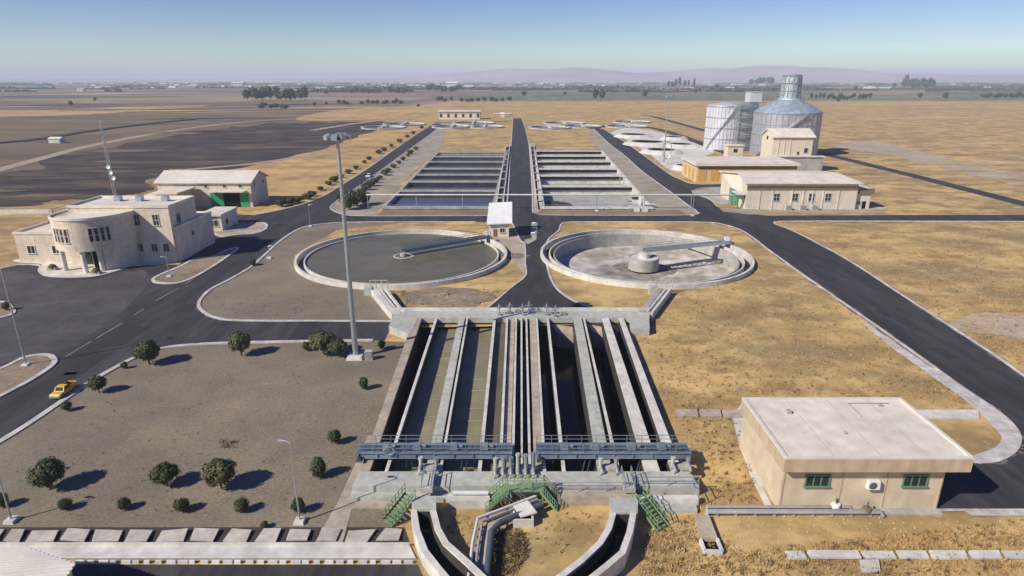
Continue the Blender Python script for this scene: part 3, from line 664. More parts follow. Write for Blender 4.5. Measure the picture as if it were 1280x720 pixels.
clarifier(TL, 'round clarifier tank full of grey-brown water, left of the central road', True)
clarifier(TR, 'empty round clarifier tank with a bare pale floor, right of the central road', False)
struct('water', MB().lathe((TL[0], TL[1], .25), [(RT - 2.3, 0), (.01, 0)], 96), 'w_grey')
struct('water', MB().lathe((TL[0], TL[1], -.4), [(RT - .55, 0), (RT - 2.0, 0)], 96), 'w_dark')
def scraper_bridge(c, end, hz, label, full):
    c = Vector((c[0], c[1], 0)); e = Vector((end[0], end[1], 0)); u = (e - c).normalized(); q = Vector((-u.y, u.x, 0)); Z = Vector((0, 0, 1))
    t = thing('scraper_bridge', label, 'scraper bridge', c, 'rotating bridges of the clarifiers')
    e = c + u * (RT - .3)
    for s_ in (-1, 1):
        MB().bar(c + q * s_ * .75 + Z * hz, e + q * s_ * .75 + Z * hz, .12, .75).build('beam', 'blue' if full else 'galv', t)
        rl = MB()
        for k in (1.0, .5): rl.tube([c + q * s_ * .8 + Z * (hz + .3 + k), e + q * s_ * .8 + Z * (hz + .3 + k)], .04, 5)
        for i in range(15):
            p = c.lerp(e, i / 14) + q * s_ * .8; rl.tube([p + Z * (hz + .3), p + Z * (hz + 1.3)], .035, 5)
        rl.build('railing', 'dblue' if full else 'galv', t)
    dk = MB()
    dk.bar(c + Z * (hz + .3), e + Z * (hz + .3), 1.35, .06); dk.build('deck', 'dblue' if full else 'blue', t)
    cr = MB().bar(e - q * 1.4 + Z * 1.45, e + q * 1.4 + Z * 1.45, .5, .45); cr.build('end_carriage', 'blue' if full else 'dblue', t)
    for s_ in (-1.1, 1.1): MB().tube([e + q * s_ - u * .15 + Z * 1.32, e + q * s_ + u * .15 + Z * 1.32], .32, 12).build('wheel', 'tyre', t)
    MB().box(e.x - 1.3, e.x - .3, e.y - .5, e.y + .5, hz + .35, hz + 1.25, .08, .08).build('motor', 'white', t)
    if full:
        MB().lathe(c, [(2.4, -1.5), (2.4, .3), (2.0, .3), (2.0, -1.5)], 32).build('stilling_ring', 'concw', t)
        MB().lathe(c, [(.8, -1), (.8, .9), (.01, 1.0)], 24).build('centre_pier', 'conc', t)
    else:
        MB().lathe(c, [(3.55, -2.9), (3.55, -.1), (3.35, -.1), (3.35, -2.9)], 40).build('feed_well', 'conc', t)
        MB().lathe(c, [(3.34, -.25), (1.3, -.25), (1.3, .9), (.01, .95)], 32).build('centre_pier', 'concw', t)
        p1, p2 = c - q * .3 + u * 3.6, c + u * (RT - 4) - q * 5.0; arm = MB()
        for dz in (-3.1, -2.1):
            arm.tube([c + u * 3.4 - q * 2 + Z * dz, e - u * 3.2 - q * 2.2 + Z * dz], .13, 7)
        for i in range(13):
            f, g_ = i / 13, (i + 1) / 13; A = c + u * 3.4 - q * 2; B = e - u * 3.2 - q * 2.2
            arm.tube([A.lerp(B, f) + Z * (-3.1 if i % 2 else -2.1), A.lerp(B, g_) + Z * (-2.1 if i % 2 else -3.1)], .08, 6)
        arm.build('scraper_truss', 'dblue', t)
        MB().bar(e - u * 3.3 - q * 2.2 + Z * -2.4, e - u * 12 + q * .0 + Z * .9, .25, .3).build('brace', 'dblue', t)
        MB().bar(e - u * 3.3 - q * 2.2 + Z * -2.6, e - u * 1.0 + Z * .9, .25, .3).build('brace', 'dblue', t)
        for s_ in (-1, 1): MB().bar(c + q * s_ * .6 + Z * .8, c + q * s_ * .6 + Z * (hz - .3), .2, .2).build('post', 'galv', t)
    return t
pe = P(614, 295, 1.5); scraper_bridge(TL, pe, 1.55, 'blue-grey rotating bridge reaching from the centre of the full clarifier to its rim', True)
pe = P(906, 303, 1.5); scraper_bridge(TR, pe, 1.55, 'grey rotating bridge with truss scrapers in the empty clarifier', False)
# inlet channels between clarifiers and basin
def inlet(a, b, c, d, label, mirror):
    A, B, C, D = (P(*p, 1.2) for p in (a, b, c, d))        # far-left, far-right, near-right, near-left
    t = thing('inlet_channel', label, 'channel', (D.x, D.y, 0), 'sloping inlet channels between clarifiers and basin')
    zz(MB(), [A, A.lerp(B, .46), D.lerp(C, .46), D], 0, 1.3).build('cover_slab', 'concw' if not mirror else 'conc', t)
    MB().strip([A.lerp(B, .62), D.lerp(C, .62)], .35, 0, 1.3).build('side_wall', 'concw', t); MB().strip([B, C], .45, 0, 1.3).build('side_wall', 'concw', t)
    zz(MB(), [A.lerp(B, .5), B, C, D.lerp(C, .5)], 0, .2).build('bed', 'concd', t)
    p = A.lerp(B, .5); fr = MB()
    for dx in (-1.6, -.5, .6, 1.7): fr.tube([(p.x + dx, p.y + .5, 1.2), (p.x + dx, p.y + .5, 2.9)], .09, 6)
    for z in (2.9, 2.2): fr.tube([(p.x - 1.6, p.y + .5, z), (p.x + 1.7, p.y + .5, z)], .08, 6)
    fr.build('sluice_frame', 'concg', t)
    MB().box(p.x - 2.8, p.x - 1.2, p.y - .3, p.y + 1.2, 0, 1.6).build('valve_box', 'concg', t)
    return t
inlet((464, 363), (482, 361), (505, 391), (490, 394), 'pale sloping inlet channel between the full clarifier and the basin', False)
inlet((822, 361), (838, 361), (814, 392), (798, 390), 'grey sloping inlet channel between the empty clarifier and the basin', True)

# ------------------------------------------------------------------ aeration basins behind the cross road
def aeration(quad, rows, label, wet, vert):
    q = [Vector(p) for p in quad]                     # near-left, near-right, far-right, far-left
    t = thing('aeration_basin', label, 'aeration basin', (q[0].x, q[0].y, 0), 'long aeration basins beside the central road')
    m = 'conc' if wet else 'concw'
    def ed(y):                                        # left and right points of the block at photo row y (top of wall)
        A = P(640, y, .6).y; l = q[0].lerp(q[3], (A - q[0].y) / (q[3].y - q[0].y)); r = q[1].lerp(q[2], (A - q[1].y) / (q[2].y - q[1].y)); return l, r, A
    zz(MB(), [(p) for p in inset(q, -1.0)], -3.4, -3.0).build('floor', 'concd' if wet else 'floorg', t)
    MB().strip([q[0], q[3]], 1.0, -3.4, .6).build('outer_wall', m, t); MB().strip([q[1], q[2]], 1.0, -3.4, .6).build('outer_wall', m, t)
    for i, (y, w, over) in enumerate(rows):
        l, r, A = ed(y); zs = .3 if wet else -1.1; o_ = MB().box(l.x + .5, r.x - .5, A - w / 2, A + w / 2, -3.4, zs).build('dividing_wall', m, t)
        if not wet: MB().box(l.x + .5, r.x - .5, A - w / 2 + .02, A + w / 2, zs, .3).build('shade_band', 'stain_shade', o_)  # walkway shadow painted as a dark band on the upper wall
        wk = MB().box(l.x - .3, r.x + .3, A - w / 2 - over, A + w / 2 + .2, .3, .66); k = wk.build('walkway', m, t)
        railing('railing', [(l.x, A - w / 2 - over + .1), (r.x, A - w / 2 - over + .1)], .66, 1.0, 'galv', .045, 4.5, t)
    return t
rowsL = [(259, 3.2, .3), (238, 2., .9), (226.5, 2., .9), (218, 1.6, .8), (210.5, 2., .9), (202, 1.6, .8), (195.5, 2.2, .9), (190.5, 1., .3)]
rowsR = [(259, 3., .3), (232, 1.6, 1.5), (219, 1.6, 1.5), (210.5, 1.6, 1.5), (201.5, 1.6, 1.3), (194.5, 1.6, 1.3), (188.5, 1.2, 1.2)]
aeration(AL, rowsL, 'left aeration basin holding dark purplish water in crosswise lanes', True, None)
aeration(AR, rowsR, 'right aeration basin, empty and pale, with crosswise walls', False, None)
struct('water', MB().sheet([(p.x, p.y) for p in inset(AL, -.3)], -.8), 'w_purple')
# raised floors, pump pockets and debris in the dry basin
for i, (x, y, lab, m) in enumerate(((692, 256, 'dark sludge heap in the near left corner of the dry aeration basin', 'ditch'),)):
    p = P(x, y, -3.); rnd = random.Random(3); mb = MB()
    mb.lathe((p.x, p.y, -3.05), [(7, 0), (4.5, .5), (2.2, 1.1), (.1, 1.5)], 14); tag(mb.build('sludge_heap', m), lab, 'heap')
def uprights(xs, y, label, z=-3., h=4.2):
    p0 = P(xs[0], y, .6)
    t = thing('pipe_rack', label, 'pipe rack', (p0.x, p0.y, z))
    for x in xs:
        p = P(x, y, .6); MB().tube([(p.x, p.y, z), (p.x, p.y, z + h)], .16, 7).build('post', 'galv', t)
    p1 = P(xs[-1], y, .6); MB().tube([(p0.x, p0.y, z + h - .3), (p1.x, p1.y, z + h - .3)], .14, 7).build('header_pipe', 'galv', t)
uprights((802, 806, 811), 251, 'group of thin pipes standing by the right edge of the dry aeration basin')
uprights((775, 780, 785), 223, 'pale pipes standing at the right end of the third lane of the dry basin')
for i, (x, y) in enumerate(((788, 258), (796, 262), (806, 262), (815, 257), (793, 252))):
    p = P(x, y, .6); t = thing('valve_box', ORD[i] + ' pale valve box in the cluster by the near right corner of the dry basin', 'valve box', (p.x, p.y, .05), 'valve boxes by the dry basin')
    MB().box(p.x - .9, p.x + .9, p.y - .6, p.y + .6, .05, 1.2, .1, .1).build('box', 'concw', t); MB().tube([(p.x - .9, p.y, .7), (p.x - 2.3, p.y, .7)], .28, 8).build('flange', 'galv', t)
# side channels next to the central road
def sidech(px_a, px_b, w, label):
    a, b = P(*px_a), P(*px_b); t = thing('side_channel', label, 'channel', (a.x, a.y, 0))
    for o in (-w / 2, w / 2): MB().strip([a, b], .35, 0, .9, off=o).build('side_wall', 'concw', t)
    MB().strip([a, b], w - .4, 0, .12).build('bed', 'concd', t)
    n = 9
    for i in range(n):
        p = a.lerp(b, (i + .5) / n); MB().box(p.x - w / 2, p.x + w / 2, p.y - 1.1, p.y + 1.1, .92, 1.02).build('cover_plate', 'conc', t)
sidech((624.5, 258), (635, 183), 2.2, 'narrow covered channel along the left side of the central road')
sidech((676, 262), (665, 183), 2.2, 'narrow covered channel along the right side of the central road')
# overhead pipe crossing the whole plant
Yp = P(640, 262).y; zp = V(243.5, Yp)
xa, xb = P(640, 262).x, 0
def xat(px, Y, z): 
    d = H - z; return (px - 640) / F * (d * ST + Y * CT)
t = thing('overhead_pipe', 'long thin white pipe carried high across the central road', 'pipe', (0, Yp, 0))
X0, X1 = xat(458, Yp, zp), xat(914, Yp, zp)
MB().tube([(X0, Yp, zp), (X1, Yp, zp), (X1 + .5, Yp + .1, zp - .15), (X1 + .9, Yp + .3, zp - .6)], .26, 10).build('pipe_run', 'pipe', t)
for px in (459, 520, 578, 628, 671, 746, 806, 865, 912):
    x = xat(px, Yp, zp); MB().tube([(x, Yp, 0), (x, Yp, zp - .25)], .1, 6).build('support', 'galv', t)

# ------------------------------------------------------------------ buildings
def window(parent, p, u, w, h, nx=2, ny=2, fm='frame', gm='glass', out=None):
    """p lower-left corner on the wall, u direction along the wall (seen from outside, left to right)"""
    u = Vector(u).normalized(); n = Vector((u.y, -u.x, 0)); Z = Vector((0, 0, 1)); p = Vector(p); k = .14
    fr = MB()
    def slab(mb, a0, a1, z0, z1, d0, d1):
        vs = [p + u * a + n * d + Z * z for z in (z0, z1) for a, d in ((a0, d1), (a1, d1), (a1, d0), (a0, d0))]
        mb.add(vs, [(3, 2, 1, 0), (4, 5, 6, 7)] + [(i, (i + 1) % 4, 4 + (i + 1) % 4, 4 + i) for i in range(4)])
    slab(fr, -k, w + k, h, h + k, -.02, .14); slab(fr, -k * 1.6, w + k * 1.6, -k, 0, -.02, .22); slab(fr, -k, 0, 0, h, -.02, .12); slab(fr, w, w + k, 0, h, -.02, .12)
    for i in range(1, nx): slab(fr, w * i / nx - .05, w * i / nx + .05, 0, h, 0, .09)
    for j in range(1, ny): slab(fr, 0, w, h * j / ny - .05, h * j / ny + .05, 0, .08)
    f = fr.build('window', fm, parent); g = MB(); slab(g, 0, w, 0, h, -.02, .04); g.build('pane', gm, f); return f
def ac_unit(parent, p):
    b = MB().box(p[0], p[0] + 1.15, p[1] - .5, p[1] - .02, p[2], p[2] + .9, .03, .03); o = b.build('air_conditioner', 'white', parent)
    f = MB().lathe((0, 0, 0), [(.38, 0), (.30, .03), (.05, .03)], 20)
    f.v = [Vector((p[0] + .45 + v.x, p[1] - .505 - v.z, p[2] + .45 + v.y)) for v in f.v]; f.build('fan_grille', 'dblue', o)

# --- near right building
X0, X1, Y0, Y1 = 25.9, 41.4, 51.7, 62.6
t = thing('utility_building', 'flat-roofed beige one-storey building at lower right with two green windows', 'building', ((X0 + X1) / 2, Y0, 0))
MB().box(X0, X1, Y0, Y1, 0, 4.9).build('wall', 'wallb', t)
MB().box(X0 - .5, X1 + 1.6, Y0 - .95, Y1 - .15, 4.9, 6.3).build('fascia', 'fascia', t)
MB().box(X0 - .15, X1 + 1.25, Y0 - .6, Y1 - .5, 6.3, 6.34).build('roof', 'roofw', t)
pr = MB()
pr.box(X0 - .5, X1 + 1.6, Y0 - .95, Y0 - .62, 6.302, 6.42); pr.box(X0 - .5, X1 + 1.6, Y1 - .48, Y1 - .15, 6.302, 6.5)
pr.box(X0 - .5, X0 - .17, Y0 - .62, Y1 - .48, 6.302, 6.5); pr.box(X1 + 1.27, X1 + 1.6, Y0 - .62, Y1 - .48, 6.302, 6.5); pr.build('parapet', 'roofc', t)
for x in (X0 + .1, 31.6, 35.9, X1 - .22): MB().box(x, x + .12, Y0 - .05, Y0, 0, 4.9).build('downpipe', 'fascia', t)
window(t, (28.2, Y0, 2.75), (1, 0, 0), 2.15, 1.15, 3, 1, 'gframe'); window(t, (37.6, Y0, 2.75), (1, 0, 0), 2.15, 1.15, 3, 1, 'gframe')
ac_unit(t, (34.0, Y0, 2.6))
MB().box(X0 - .1, X1 + .1, Y0 - .9, Y0 - .02, 0, .14).build('plinth', 'conc', t)
MB().box(X1, X1 + .06, 55, 58, 0, 3).build('door', 'gframe', t)
for i, (x, y, w) in enumerate(((29, 59, .5), (33, 55, .3), (39.5, 60.5, .4))): MB().box(x, x + w, y, y + w, 6.34, 6.34 + w * .7, .03, .03).build('roof_vent', 'conc', t)
sm = MB()
for x in (30.2, 34.6, 39.0): sm.box(x - .02, x + .02, Y0 - .58, Y1 - .52, 6.34, 6.352)
sm.build('roof_seam', 'conct', t)
MB().tube([(40.9, 61.2, 6.42), (36.5, 61.2, 6.42), (36.5, 58.4, 6.42)], .06, 7).build('roof_pipe', 'galv', t)
# sloping rubble apron at the left side
p = [P(930, 500), P(938, 540), P(950, 600), P(966, 636), P(958, 637), P(940, 600), P(925, 560), P(915, 522)]
struct('apron', MB().sheet(p, .05), 'concw')
# pipes along the front of the building
for i, (y, x0, x1, r_, lab) in enumerate(((633.5, 884, 1062, .16, 'upper slim grey pipe running along the foot of the beige building'), (639.5, 884, 1100, .26, 'lower thick grey pipe running along the foot of the beige building'))):
    a, b = P(x0, y, .45), P(x1, y, .45); t = thing('pipe', lab, 'pipe', (a.x, a.y, 0), 'pipes below the beige building')
    MB().tube([(a.x, a.y, .1), (a.x, a.y, .45), (b.x, a.y, .45), (b.x + .25, a.y - .2, .1)], r_, 9).build('pipe_run', 'pipeg', t)
    for k in range(9):
        x = a.x + (b.x - a.x) * (k + .5) / 9; MB().box(x - .12, x + .12, a.y - .2, a.y + .2, 0, .45 - r_ * .9).build('support', 'conc', t)
for i, (x, y) in enumerate(((1044, 635), (1083, 640))):
    p = P(x, y, .3); t = thing('valve', ['pale', 'brown'][i] + ' pipe valve before the ' + ['left window side', 'middle'][i] + ' of the beige building wall', 'valve', p)
    MB().lathe((p.x, p.y, .25), [(.01, 0), (.4, .05), (.45, .3), (.4, .55), (.01, .6)], 14).build('body', ['white', 'brown'][i], t); MB().tube([(p.x, p.y, .8), (p.x, p.y, 1.4)], .07, 6).build('stem', 'dblue', t)

# --- generic gabled hall, ridge along X
def gable_hall(name, label, X0, X1, Y0, Y1, eave, ridge, wall, roof, over=.7, cat='building', hip=0.):
    t = thing(name, label, cat, ((X0 + X1) / 2, Y0, 0)); ym = (Y0 + Y1) / 2
    w = MB().add([(X0, Y0, 0), (X1, Y0, 0), (X1, Y1, 0), (X0, Y1, 0), (X0, Y0, eave), (X1, Y0, eave), (X1, Y1, eave), (X0, Y1, eave), (X0 + hip, ym, ridge), (X1 - hip, ym, ridge)],
                 [(0, 1, 5, 4), (1, 2, 6, 9, 5), (2, 3, 7, 6), (3, 0, 4, 8, 7), (4, 5, 9, 8), (6, 7, 8, 9)]); w.build('wall', wall, t)
    o = over; sl = (ridge - eave) / (ym - Y0); ez = eave - o * sl; r = MB(); vs = []
    for dz in (.06, .36):
        vs += [(X0 - o, Y0 - o, ez + dz), (X1 + o, Y0 - o, ez + dz), (X1 + o - hip, ym, ridge + dz), (X0 - o + hip, ym, ridge + dz), (X0 - o, Y1 + o, ez + dz), (X1 + o, Y1 + o, ez + dz)]
    r.add(vs, [(1, 0, 3, 2), (2, 3, 4, 5), (6, 7, 8, 9), (9, 8, 11, 10), (0, 1, 7, 6), (5, 4, 10, 11), (1, 2, 8, 7), (2, 5, 11, 8), (4, 3, 9, 10), (3, 0, 6, 9)])
    r.build('roof', roof, t); return t
# --- right pump hall behind the cross road
X0, X1, Y0 = 74.4, 109.5, 199.6
t = gable_hall('pump_hall', 'wide beige hall with a low pale roof and four dark windows facing the cross road', X0, X1, Y0, 225., 8.3, 9.6, 'wallc', 'roofw', 1.0, hip=2.)
MB().box(X0 - .05, X1 + .05, Y0 - .12, Y0 - .003, 6.2, 7.3).build('fascia_band', 'brown', t)
for x in (78.5, 82.6, 88.7, 92.3, 95.2, 98.6, 103.5): MB().box(x, x + .35, Y0 - .18, Y0 - .002, 0, 6.2).build('pilaster', 'concw', t)
for px in (969, 992, 1012.5, 1033): x = (px - 640) * PPM(262) ** -1; window(t, (x - .9, Y0, 2.8), (1, 0, 0), 1.8, 2.3, 2, 2)
MB().box(X0 - .4, X0 - .003, Y0 + 2, Y0 + 5, 0, 5).build('pilaster', 'wallc', t)
MB().box(X0 - .35, X0 - .003, Y0 + 8, Y0 + 15, 0, 4.6).build('door', 'gframe', t)
MB().box(X0 - 2.6, X0 - .4, Y0 + .3, Y0 + 6.5, 4.6, 5.0).build('canopy', 'concw', t)
for y in (Y0 + .6, Y0 + 6): MB().box(X0 - 2.4, X0 - 2.0, y, y + .4, 0, 4.6).build('post', 'dgreen', t)
t2 = thing('annex_building', 'small brown-topped annex against the right end of the wide beige hall', 'building', (112, 201, 0))
MB().box(X1 + .4, 114.6, 200.8, 208, 0, 5.0).build('wall', 'wallc', t2); MB().box(X1 + .3, 115.2, 200.2, 208.6, 5.0, 6.6).build('fascia', 'brown', t2); MB().box(X1 + .6, 114.8, 200.6, 208.2, 6.6, 6.64).build('roof', 'roofc', t2)
MB().box(112.2, 113.4, 200.74, 200.8, 0, 2.4).build('door', 'dark', t2); window(t2, (110.6, 200.8, 1.4), (1, 0, 0), 1., 1., 1, 1)
for i, px in enumerate((985, 1003, 1018)):
    p = P(px, 263); t3 = thing('equipment_cabinet', ORD[i] + ' grey cabinet from the left before the wide beige hall', 'cabinet', p, 'cabinets before the wide beige hall')
    MB().box(p.x - 1.0, p.x + 1.0, p.y - .5, p.y + .5, .06, 1.7, .04, .04).build('body', 'concg', t3); MB().box(p.x - .9, p.x + .9, p.y - .53, p.y - .46, .3, 1.5).build('door', 'galv', t3)
# --- yellow hall
X0, X1, Y0, Y1 = 74., 114., 255., 277.
t = thing('yellow_hall', 'long yellow flat-roofed hall with orange panels behind the wide beige hall', 'building', (X0, Y0, 0))
MB().box(X0, X1, Y0, Y1, 0, 6.6).build('wall', 'wally', t)
MB().box(X0 - .8, X1 + .8, Y0 - 1.2, Y1 + .8, 6.6, 7.6).build('fascia', 'roofc', t); MB().box(X0 - .5, X1 + .5, Y0 - .9, Y1 + .5, 7.6, 7.65).build('roof', 'roofw', t)
MB().box(X0 + 1, X1, Y0 - .1, Y0 - .003, 5.3, 6.6).build('fascia_band', 'brown', t)
for px in (877, 893, 908): x = (px - 640) / PPM(228); MB().box(x - 1.7, x + 1.7, Y0 - .14, Y0 - .003, .6, 5.).build('panel', 'orange', t)
for y in (258, 264, 270): MB().box(X0 - .12, X0 - .003, y, y + 3, .6, 5).build('panel', 'orange', t)
# --- tall pale tower house
t = gable_hall('tall_gabled_building', 'tall pale building with a white gabled roof in front of the silos', 113.5, 131, 281, 293.5, 15.6, 18.4, 'wallc', 'roofw', .8)
window(t, (127.6, 281, 8.8), (1, 0, 0), 1.6, 2., 1, 1); window(t, (124.6, 281, 8.0), (1, 0, 0), 1., 1.3, 1, 1); MB().box(113.38, 113.497, 286.5, 288, 14, 15.5).build('vent', 'dark', t)
MB().box(112, 135.5, 278.5, 281 - .01, 0, 7.2).build('lower_wall', 'conc', t); MB().box(111.6, 136, 278, 280.98, 7.2, 7.6).build('ledge', 'concw', t); window(t, (119.0, 278.5, 4.0), (1, 0, 0), 1.5, 1.8, 1, 1)
for x in (116, 118.6, 121.2): MB().box(x, x + .35, 280.8, 280.998, 7.7, 15.).build('pilaster', 'wallc', t)
# --- silos / digesters
def silo(c, r, h, label, m, roof_h, cup, dm='dome'):
    t = thing('silo', label, 'silo', (c[0], c[1], 0), 'metal silos at the right')
    MB().lathe((c[0], c[1], 0), [(r, 0), (r, h)], 72).build('shell', m, t)
    rg = MB()
    for z in (h * .25, h * .5, h * .74, h - .3): rg.lathe((c[0], c[1], z), [(r + .02, -.22), (r + .28, -.18), (r + .28, .18), (r + .02, .22)], 72)
    rg.build('ring_band', 'galv', t)
    rb = MB()
    for k in range(36):
        a = 2 * math.pi * k / 36; x, y = c[0] + (r + .1) * math.cos(a), c[1] + (r + .1) * math.sin(a); rb.box(x - .14, x + .14, y - .14, y + .14, 0, h)
    rb.build('stiffener', m, t)
    n = 10; prof = [(r + .35, h), (r + .3, h + .3)] + [(r * math.cos(k / n * math.pi / 2) * 1.0 + .01, h + .3 + roof_h * math.sin(k / n * math.pi / 2)) for k in range(1, n)]
    prof = [(r + .35, h), (r + .3, h + .3)] + [((r - .01) * (1 - k / n), h + .3 + roof_h * (k / n) ** .82) for k in range(1, n)]
    prof = [p for p in prof if p[0] > (cup[0] if cup else .1)] + [((cup[0] if cup else .1), h + .3 + roof_h * .78)]
    MB().lathe((c[0], c[1], 0), prof, 72).build('roof', dm, t)
    a, b = (c[0] - r * .8, c[1] - r * .62), None
    st = MB(); n = 16
    for k in range(n):
        a0 = R(200 + k * 5); a1 = R(205 + k * 5); z0 = h * k / n; z1 = h * (k + 1) / n
        st.bar((c[0] + (r + .9) * math.cos(a0), c[1] + (r + .9) * math.sin(a0), z0), (c[0] + (r + .9) * math.cos(a1), c[1] + (r + .9) * math.sin(a1), z1), 1.0, .16)
        st.tube([(c[0] + (r + 1.3) * math.cos(a0), c[1] + (r + 1.3) * math.sin(a0), z0 + 1.1), (c[0] + (r + 1.3) * math.cos(a1), c[1] + (r + 1.3) * math.sin(a1), z1 + 1.1)], .06, 5)
    st.build('spiral_stair', 'galv', t)
    if cup:
        cr, ch = cup; z = h + .2 + roof_h * .76
        MB().lathe((c[0], c[1], z), [(cr + 1.2, -.9), (cr + .5, .4), (cr, .4), (cr * .9, ch), (cr * .8, ch + .5), (.1, ch + 1.0)], 40).build('cupola', 'cupola', t)
        rg = MB()
        for zz_ in (ch * .33, ch * .66, ch - .2): rg.lathe((c[0], c[1], z + zz_), [(cr + .02, -.15), (cr + .25, 0), (cr + .02, .15)], 40)
        for k in range(14):
            an = 2 * math.pi * k / 14; u_ = Vector((math.cos(an), math.sin(an), 0)); an2 = an + 2 * math.pi / 14; u2 = Vector((math.cos(an2), math.sin(an2), 0)); c_ = Vector((c[0], c[1], z)); rg.tube([c_ + u_ * (cr + .15) + Vector((0, 0, .4)), c_ + u_ * (cr * .9 + .15) + Vector((0, 0, ch))], .2, 5); rg.tube([c_ + u_ * (cr + .15) + Vector((0, 0, .4)), c_ + u2 * (cr * .9 + .15) + Vector((0, 0, ch))], .14, 5)
        rg.build('cupola_band', 'galv', t)
        rl = MB()
        for k in range(24):
            a0, a1 = 2 * math.pi * k / 24, 2 * math.pi * (k + 1) / 24; q = cr + 2.3; zr = z - .9
            A = Vector((c[0] + q * math.cos(a0), c[1] + q * math.sin(a0), zr)); B = Vector((c[0] + q * math.cos(a1), c[1] + q * math.sin(a1), zr))
            rl.tube([A, A + Vector((0, 0, 1.3))], .08, 5); rl.tube([A + Vector((0, 0, 1.3)), B + Vector((0, 0, 1.3))], .07, 5)
        rl.build('roof_rail', 'galv', t)
    return t
silo((147.8, 351), 16.8, 22.5, 'largest silo with a blue-grey domed roof topped by a tall cupola', 'silo', 8.6, (5.0, 12.))
silo((125.0, 383), 10.6, 24.5, 'pale silo behind and left of the domed one', 'silow', 2.0, None, 'silow')
sl = thing('stair_tower', 'open steel stair tower with a head house between the two silos', 'tower', (133, 371, 0))
tw = MB(); X0, X1, Y0, Y1 = 126.5, 140.5, 367., 376.; ht = 27.
for x in (X0, X1):
    for y in (Y0, Y1): tw.box(x - .2, x + .2, y - .2, y + .2, 0, ht)
for k in range(11):
    z = ht * k / 10
    tw.box(X0, X1, Y0 - .1, Y0 + .1, z - .12, z + .12); tw.box(X0 - .1, X0 + .1, Y0, Y1, z - .12, z + .12)
    if k < 10: tw.bar((X0 if k % 2 else X1, Y0, z), (X1 if k % 2 else X0, Y0, z + ht / 10), .9, .2); tw.bar((X0, Y0 if k % 2 else Y1, z), (X0, Y1 if k % 2 else Y0, z + ht / 10), .2, .2)
tw.build('frame', 'galv', sl); MB().box(X0 + 6.3, X1 - 1.3, Y0 + .3, Y1 - .3, ht, ht + 5.2).build('head_house', 'silow', sl); MB().box(X0 + 2, X1 - 2, Y0 + 1.5, Y1 - 1.5, 0, ht - .3).build('inner_bin', 'silo', sl); MB().box(X0 + 6, X1 - 1, Y0, Y1, ht + 5.2, ht + 5.5).build('roof', 'silow', sl)
p = P(930, 202); t = thing('kiosk', 'small cream kiosk at the foot of the silos behind the yellow hall', 'kiosk', p)
MB().box(p.x - 4, p.x + 4, p.y + 14, p.y + 20, 0, 6.2).build('wall', 'wallc', t); MB().box(p.x - 4.5, p.x + 4.5, p.y + 13.5, p.y + 20.5, 6.2, 6.6).build('roof', 'roofw', t); MB().box(p.x - 1, p.x + 1, p.y + 13.9, p.y + 14, 3, 4.8).build('window', 'glass', t)

# --- office building at left
t = thing('office_building', 'two-storey stone-clad office with a curved front on columns at the left', 'building', (-95, 137, 0))
XR = -76.4; Y0 = 138.8; hm = V(257, Y0); hd = 11.6
MB().box(-99, XR, Y0, 151, 0, hm - .5).build('wall', 'stone', t)
def flatroof(x0, x1, y0, y1, z, m, par, pm='roofw', ph=.55, pw=.35):
    MB().box(x0 + pw, x1 - pw, y0 + pw, y1 - pw, z, z + .06).build('roof', m, par)
    q = MB(); q.box(x0, x1, y0, y0 + pw, z, z + ph); q.box(x0, x1, y1 - pw, y1, z, z + ph); q.box(x0, x0 + pw, y0 + pw, y1 - pw, z, z + ph); q.box(x1 - pw, x1, y0 + pw, y1 - pw, z, z + ph)
    q.build('parapet', pm, par)
flatroof(-99.15, XR + .15, Y0 - .15, 151.15, hm - .5, 'roofw', t)
MB().box(-84, XR + .6, Y0 + .6, 157., 0, 7.6).build('side_wing', 'stone', t)
flatroof(XR + .003, XR + .75, Y0 + .5, 157.1, 7.6, 'roofw', t, pw=.15); 
MB().box(-84.1, XR - .003, 151.003, 157.1, 7.6, 8.1).build('roof', 'roofw', t)
for x in (-81, -87, -92): MB().box(x - .7, x + .7, 146, 147.4, hm - .44, hm + .7, .05, .05).build('roof_vent', 'galv', t)
for y, x in ((139.5, -97), (139.5, -90)): pass
# left wing
MB().box(-112, -99.003, Y0 - .3, 150, 0, 6.6).build('side_wing', 'stone', t); flatroof(-112.15, -99.01, Y0 - .45, 150.15, 6.6, 'roofw', t)
# curved front: plan outline of the upper storey
arc = []
for p in smooth([(-99.3, 137.0), (-98.7, 132.6), (-95.6, 130.0), (-91.6, 129.4), (-87.9, 131.0), (-85.3, 134.2), (-84.3, 138.0)], 6): arc.append(p)
drum = arc + [(-84.3, 150.5), (-99.3, 150.5)]
MB().prism(drum, 4.9, hd, True).build('curved_storey', 'stone', t)
MB().prism([(x * .985 - 1.38, y * .985 + 2.12) for x, y in drum], hd, hd + .06).build('roof', 'roofw', t)
MB().strip(drum, .35, hd, hd + .5, closed=True).build('parapet', 'roofw', t)
MB().prism([(-98.9, 136.9), (-94.5, 136.8), (-91.4, 137.0), (-91.3, 132.5), (-88.3, 132.0), (-85.7, 134.8), (-84.5, 138.), (-84.5, 139), (-98.9, 139)], 0, 4.9).build('ground_storey', 'stone', t)
for p in ((-97.2, 131.9), (-91.7, 130.3), (-89.0, 131.7)): MB().tube([(p[0], p[1], 0), (p[0], p[1], 4.9)], .5, 16).build('column', 'roofw', t)
MB().box(-90.7, -89.4, 131.9, 132.2, 0.1, 4.3).build('door', 'dark', t); MB().box(-96.6, -93.2, 136.6, 136.75, 0.1, 3.6).build('door', 'glass', t)
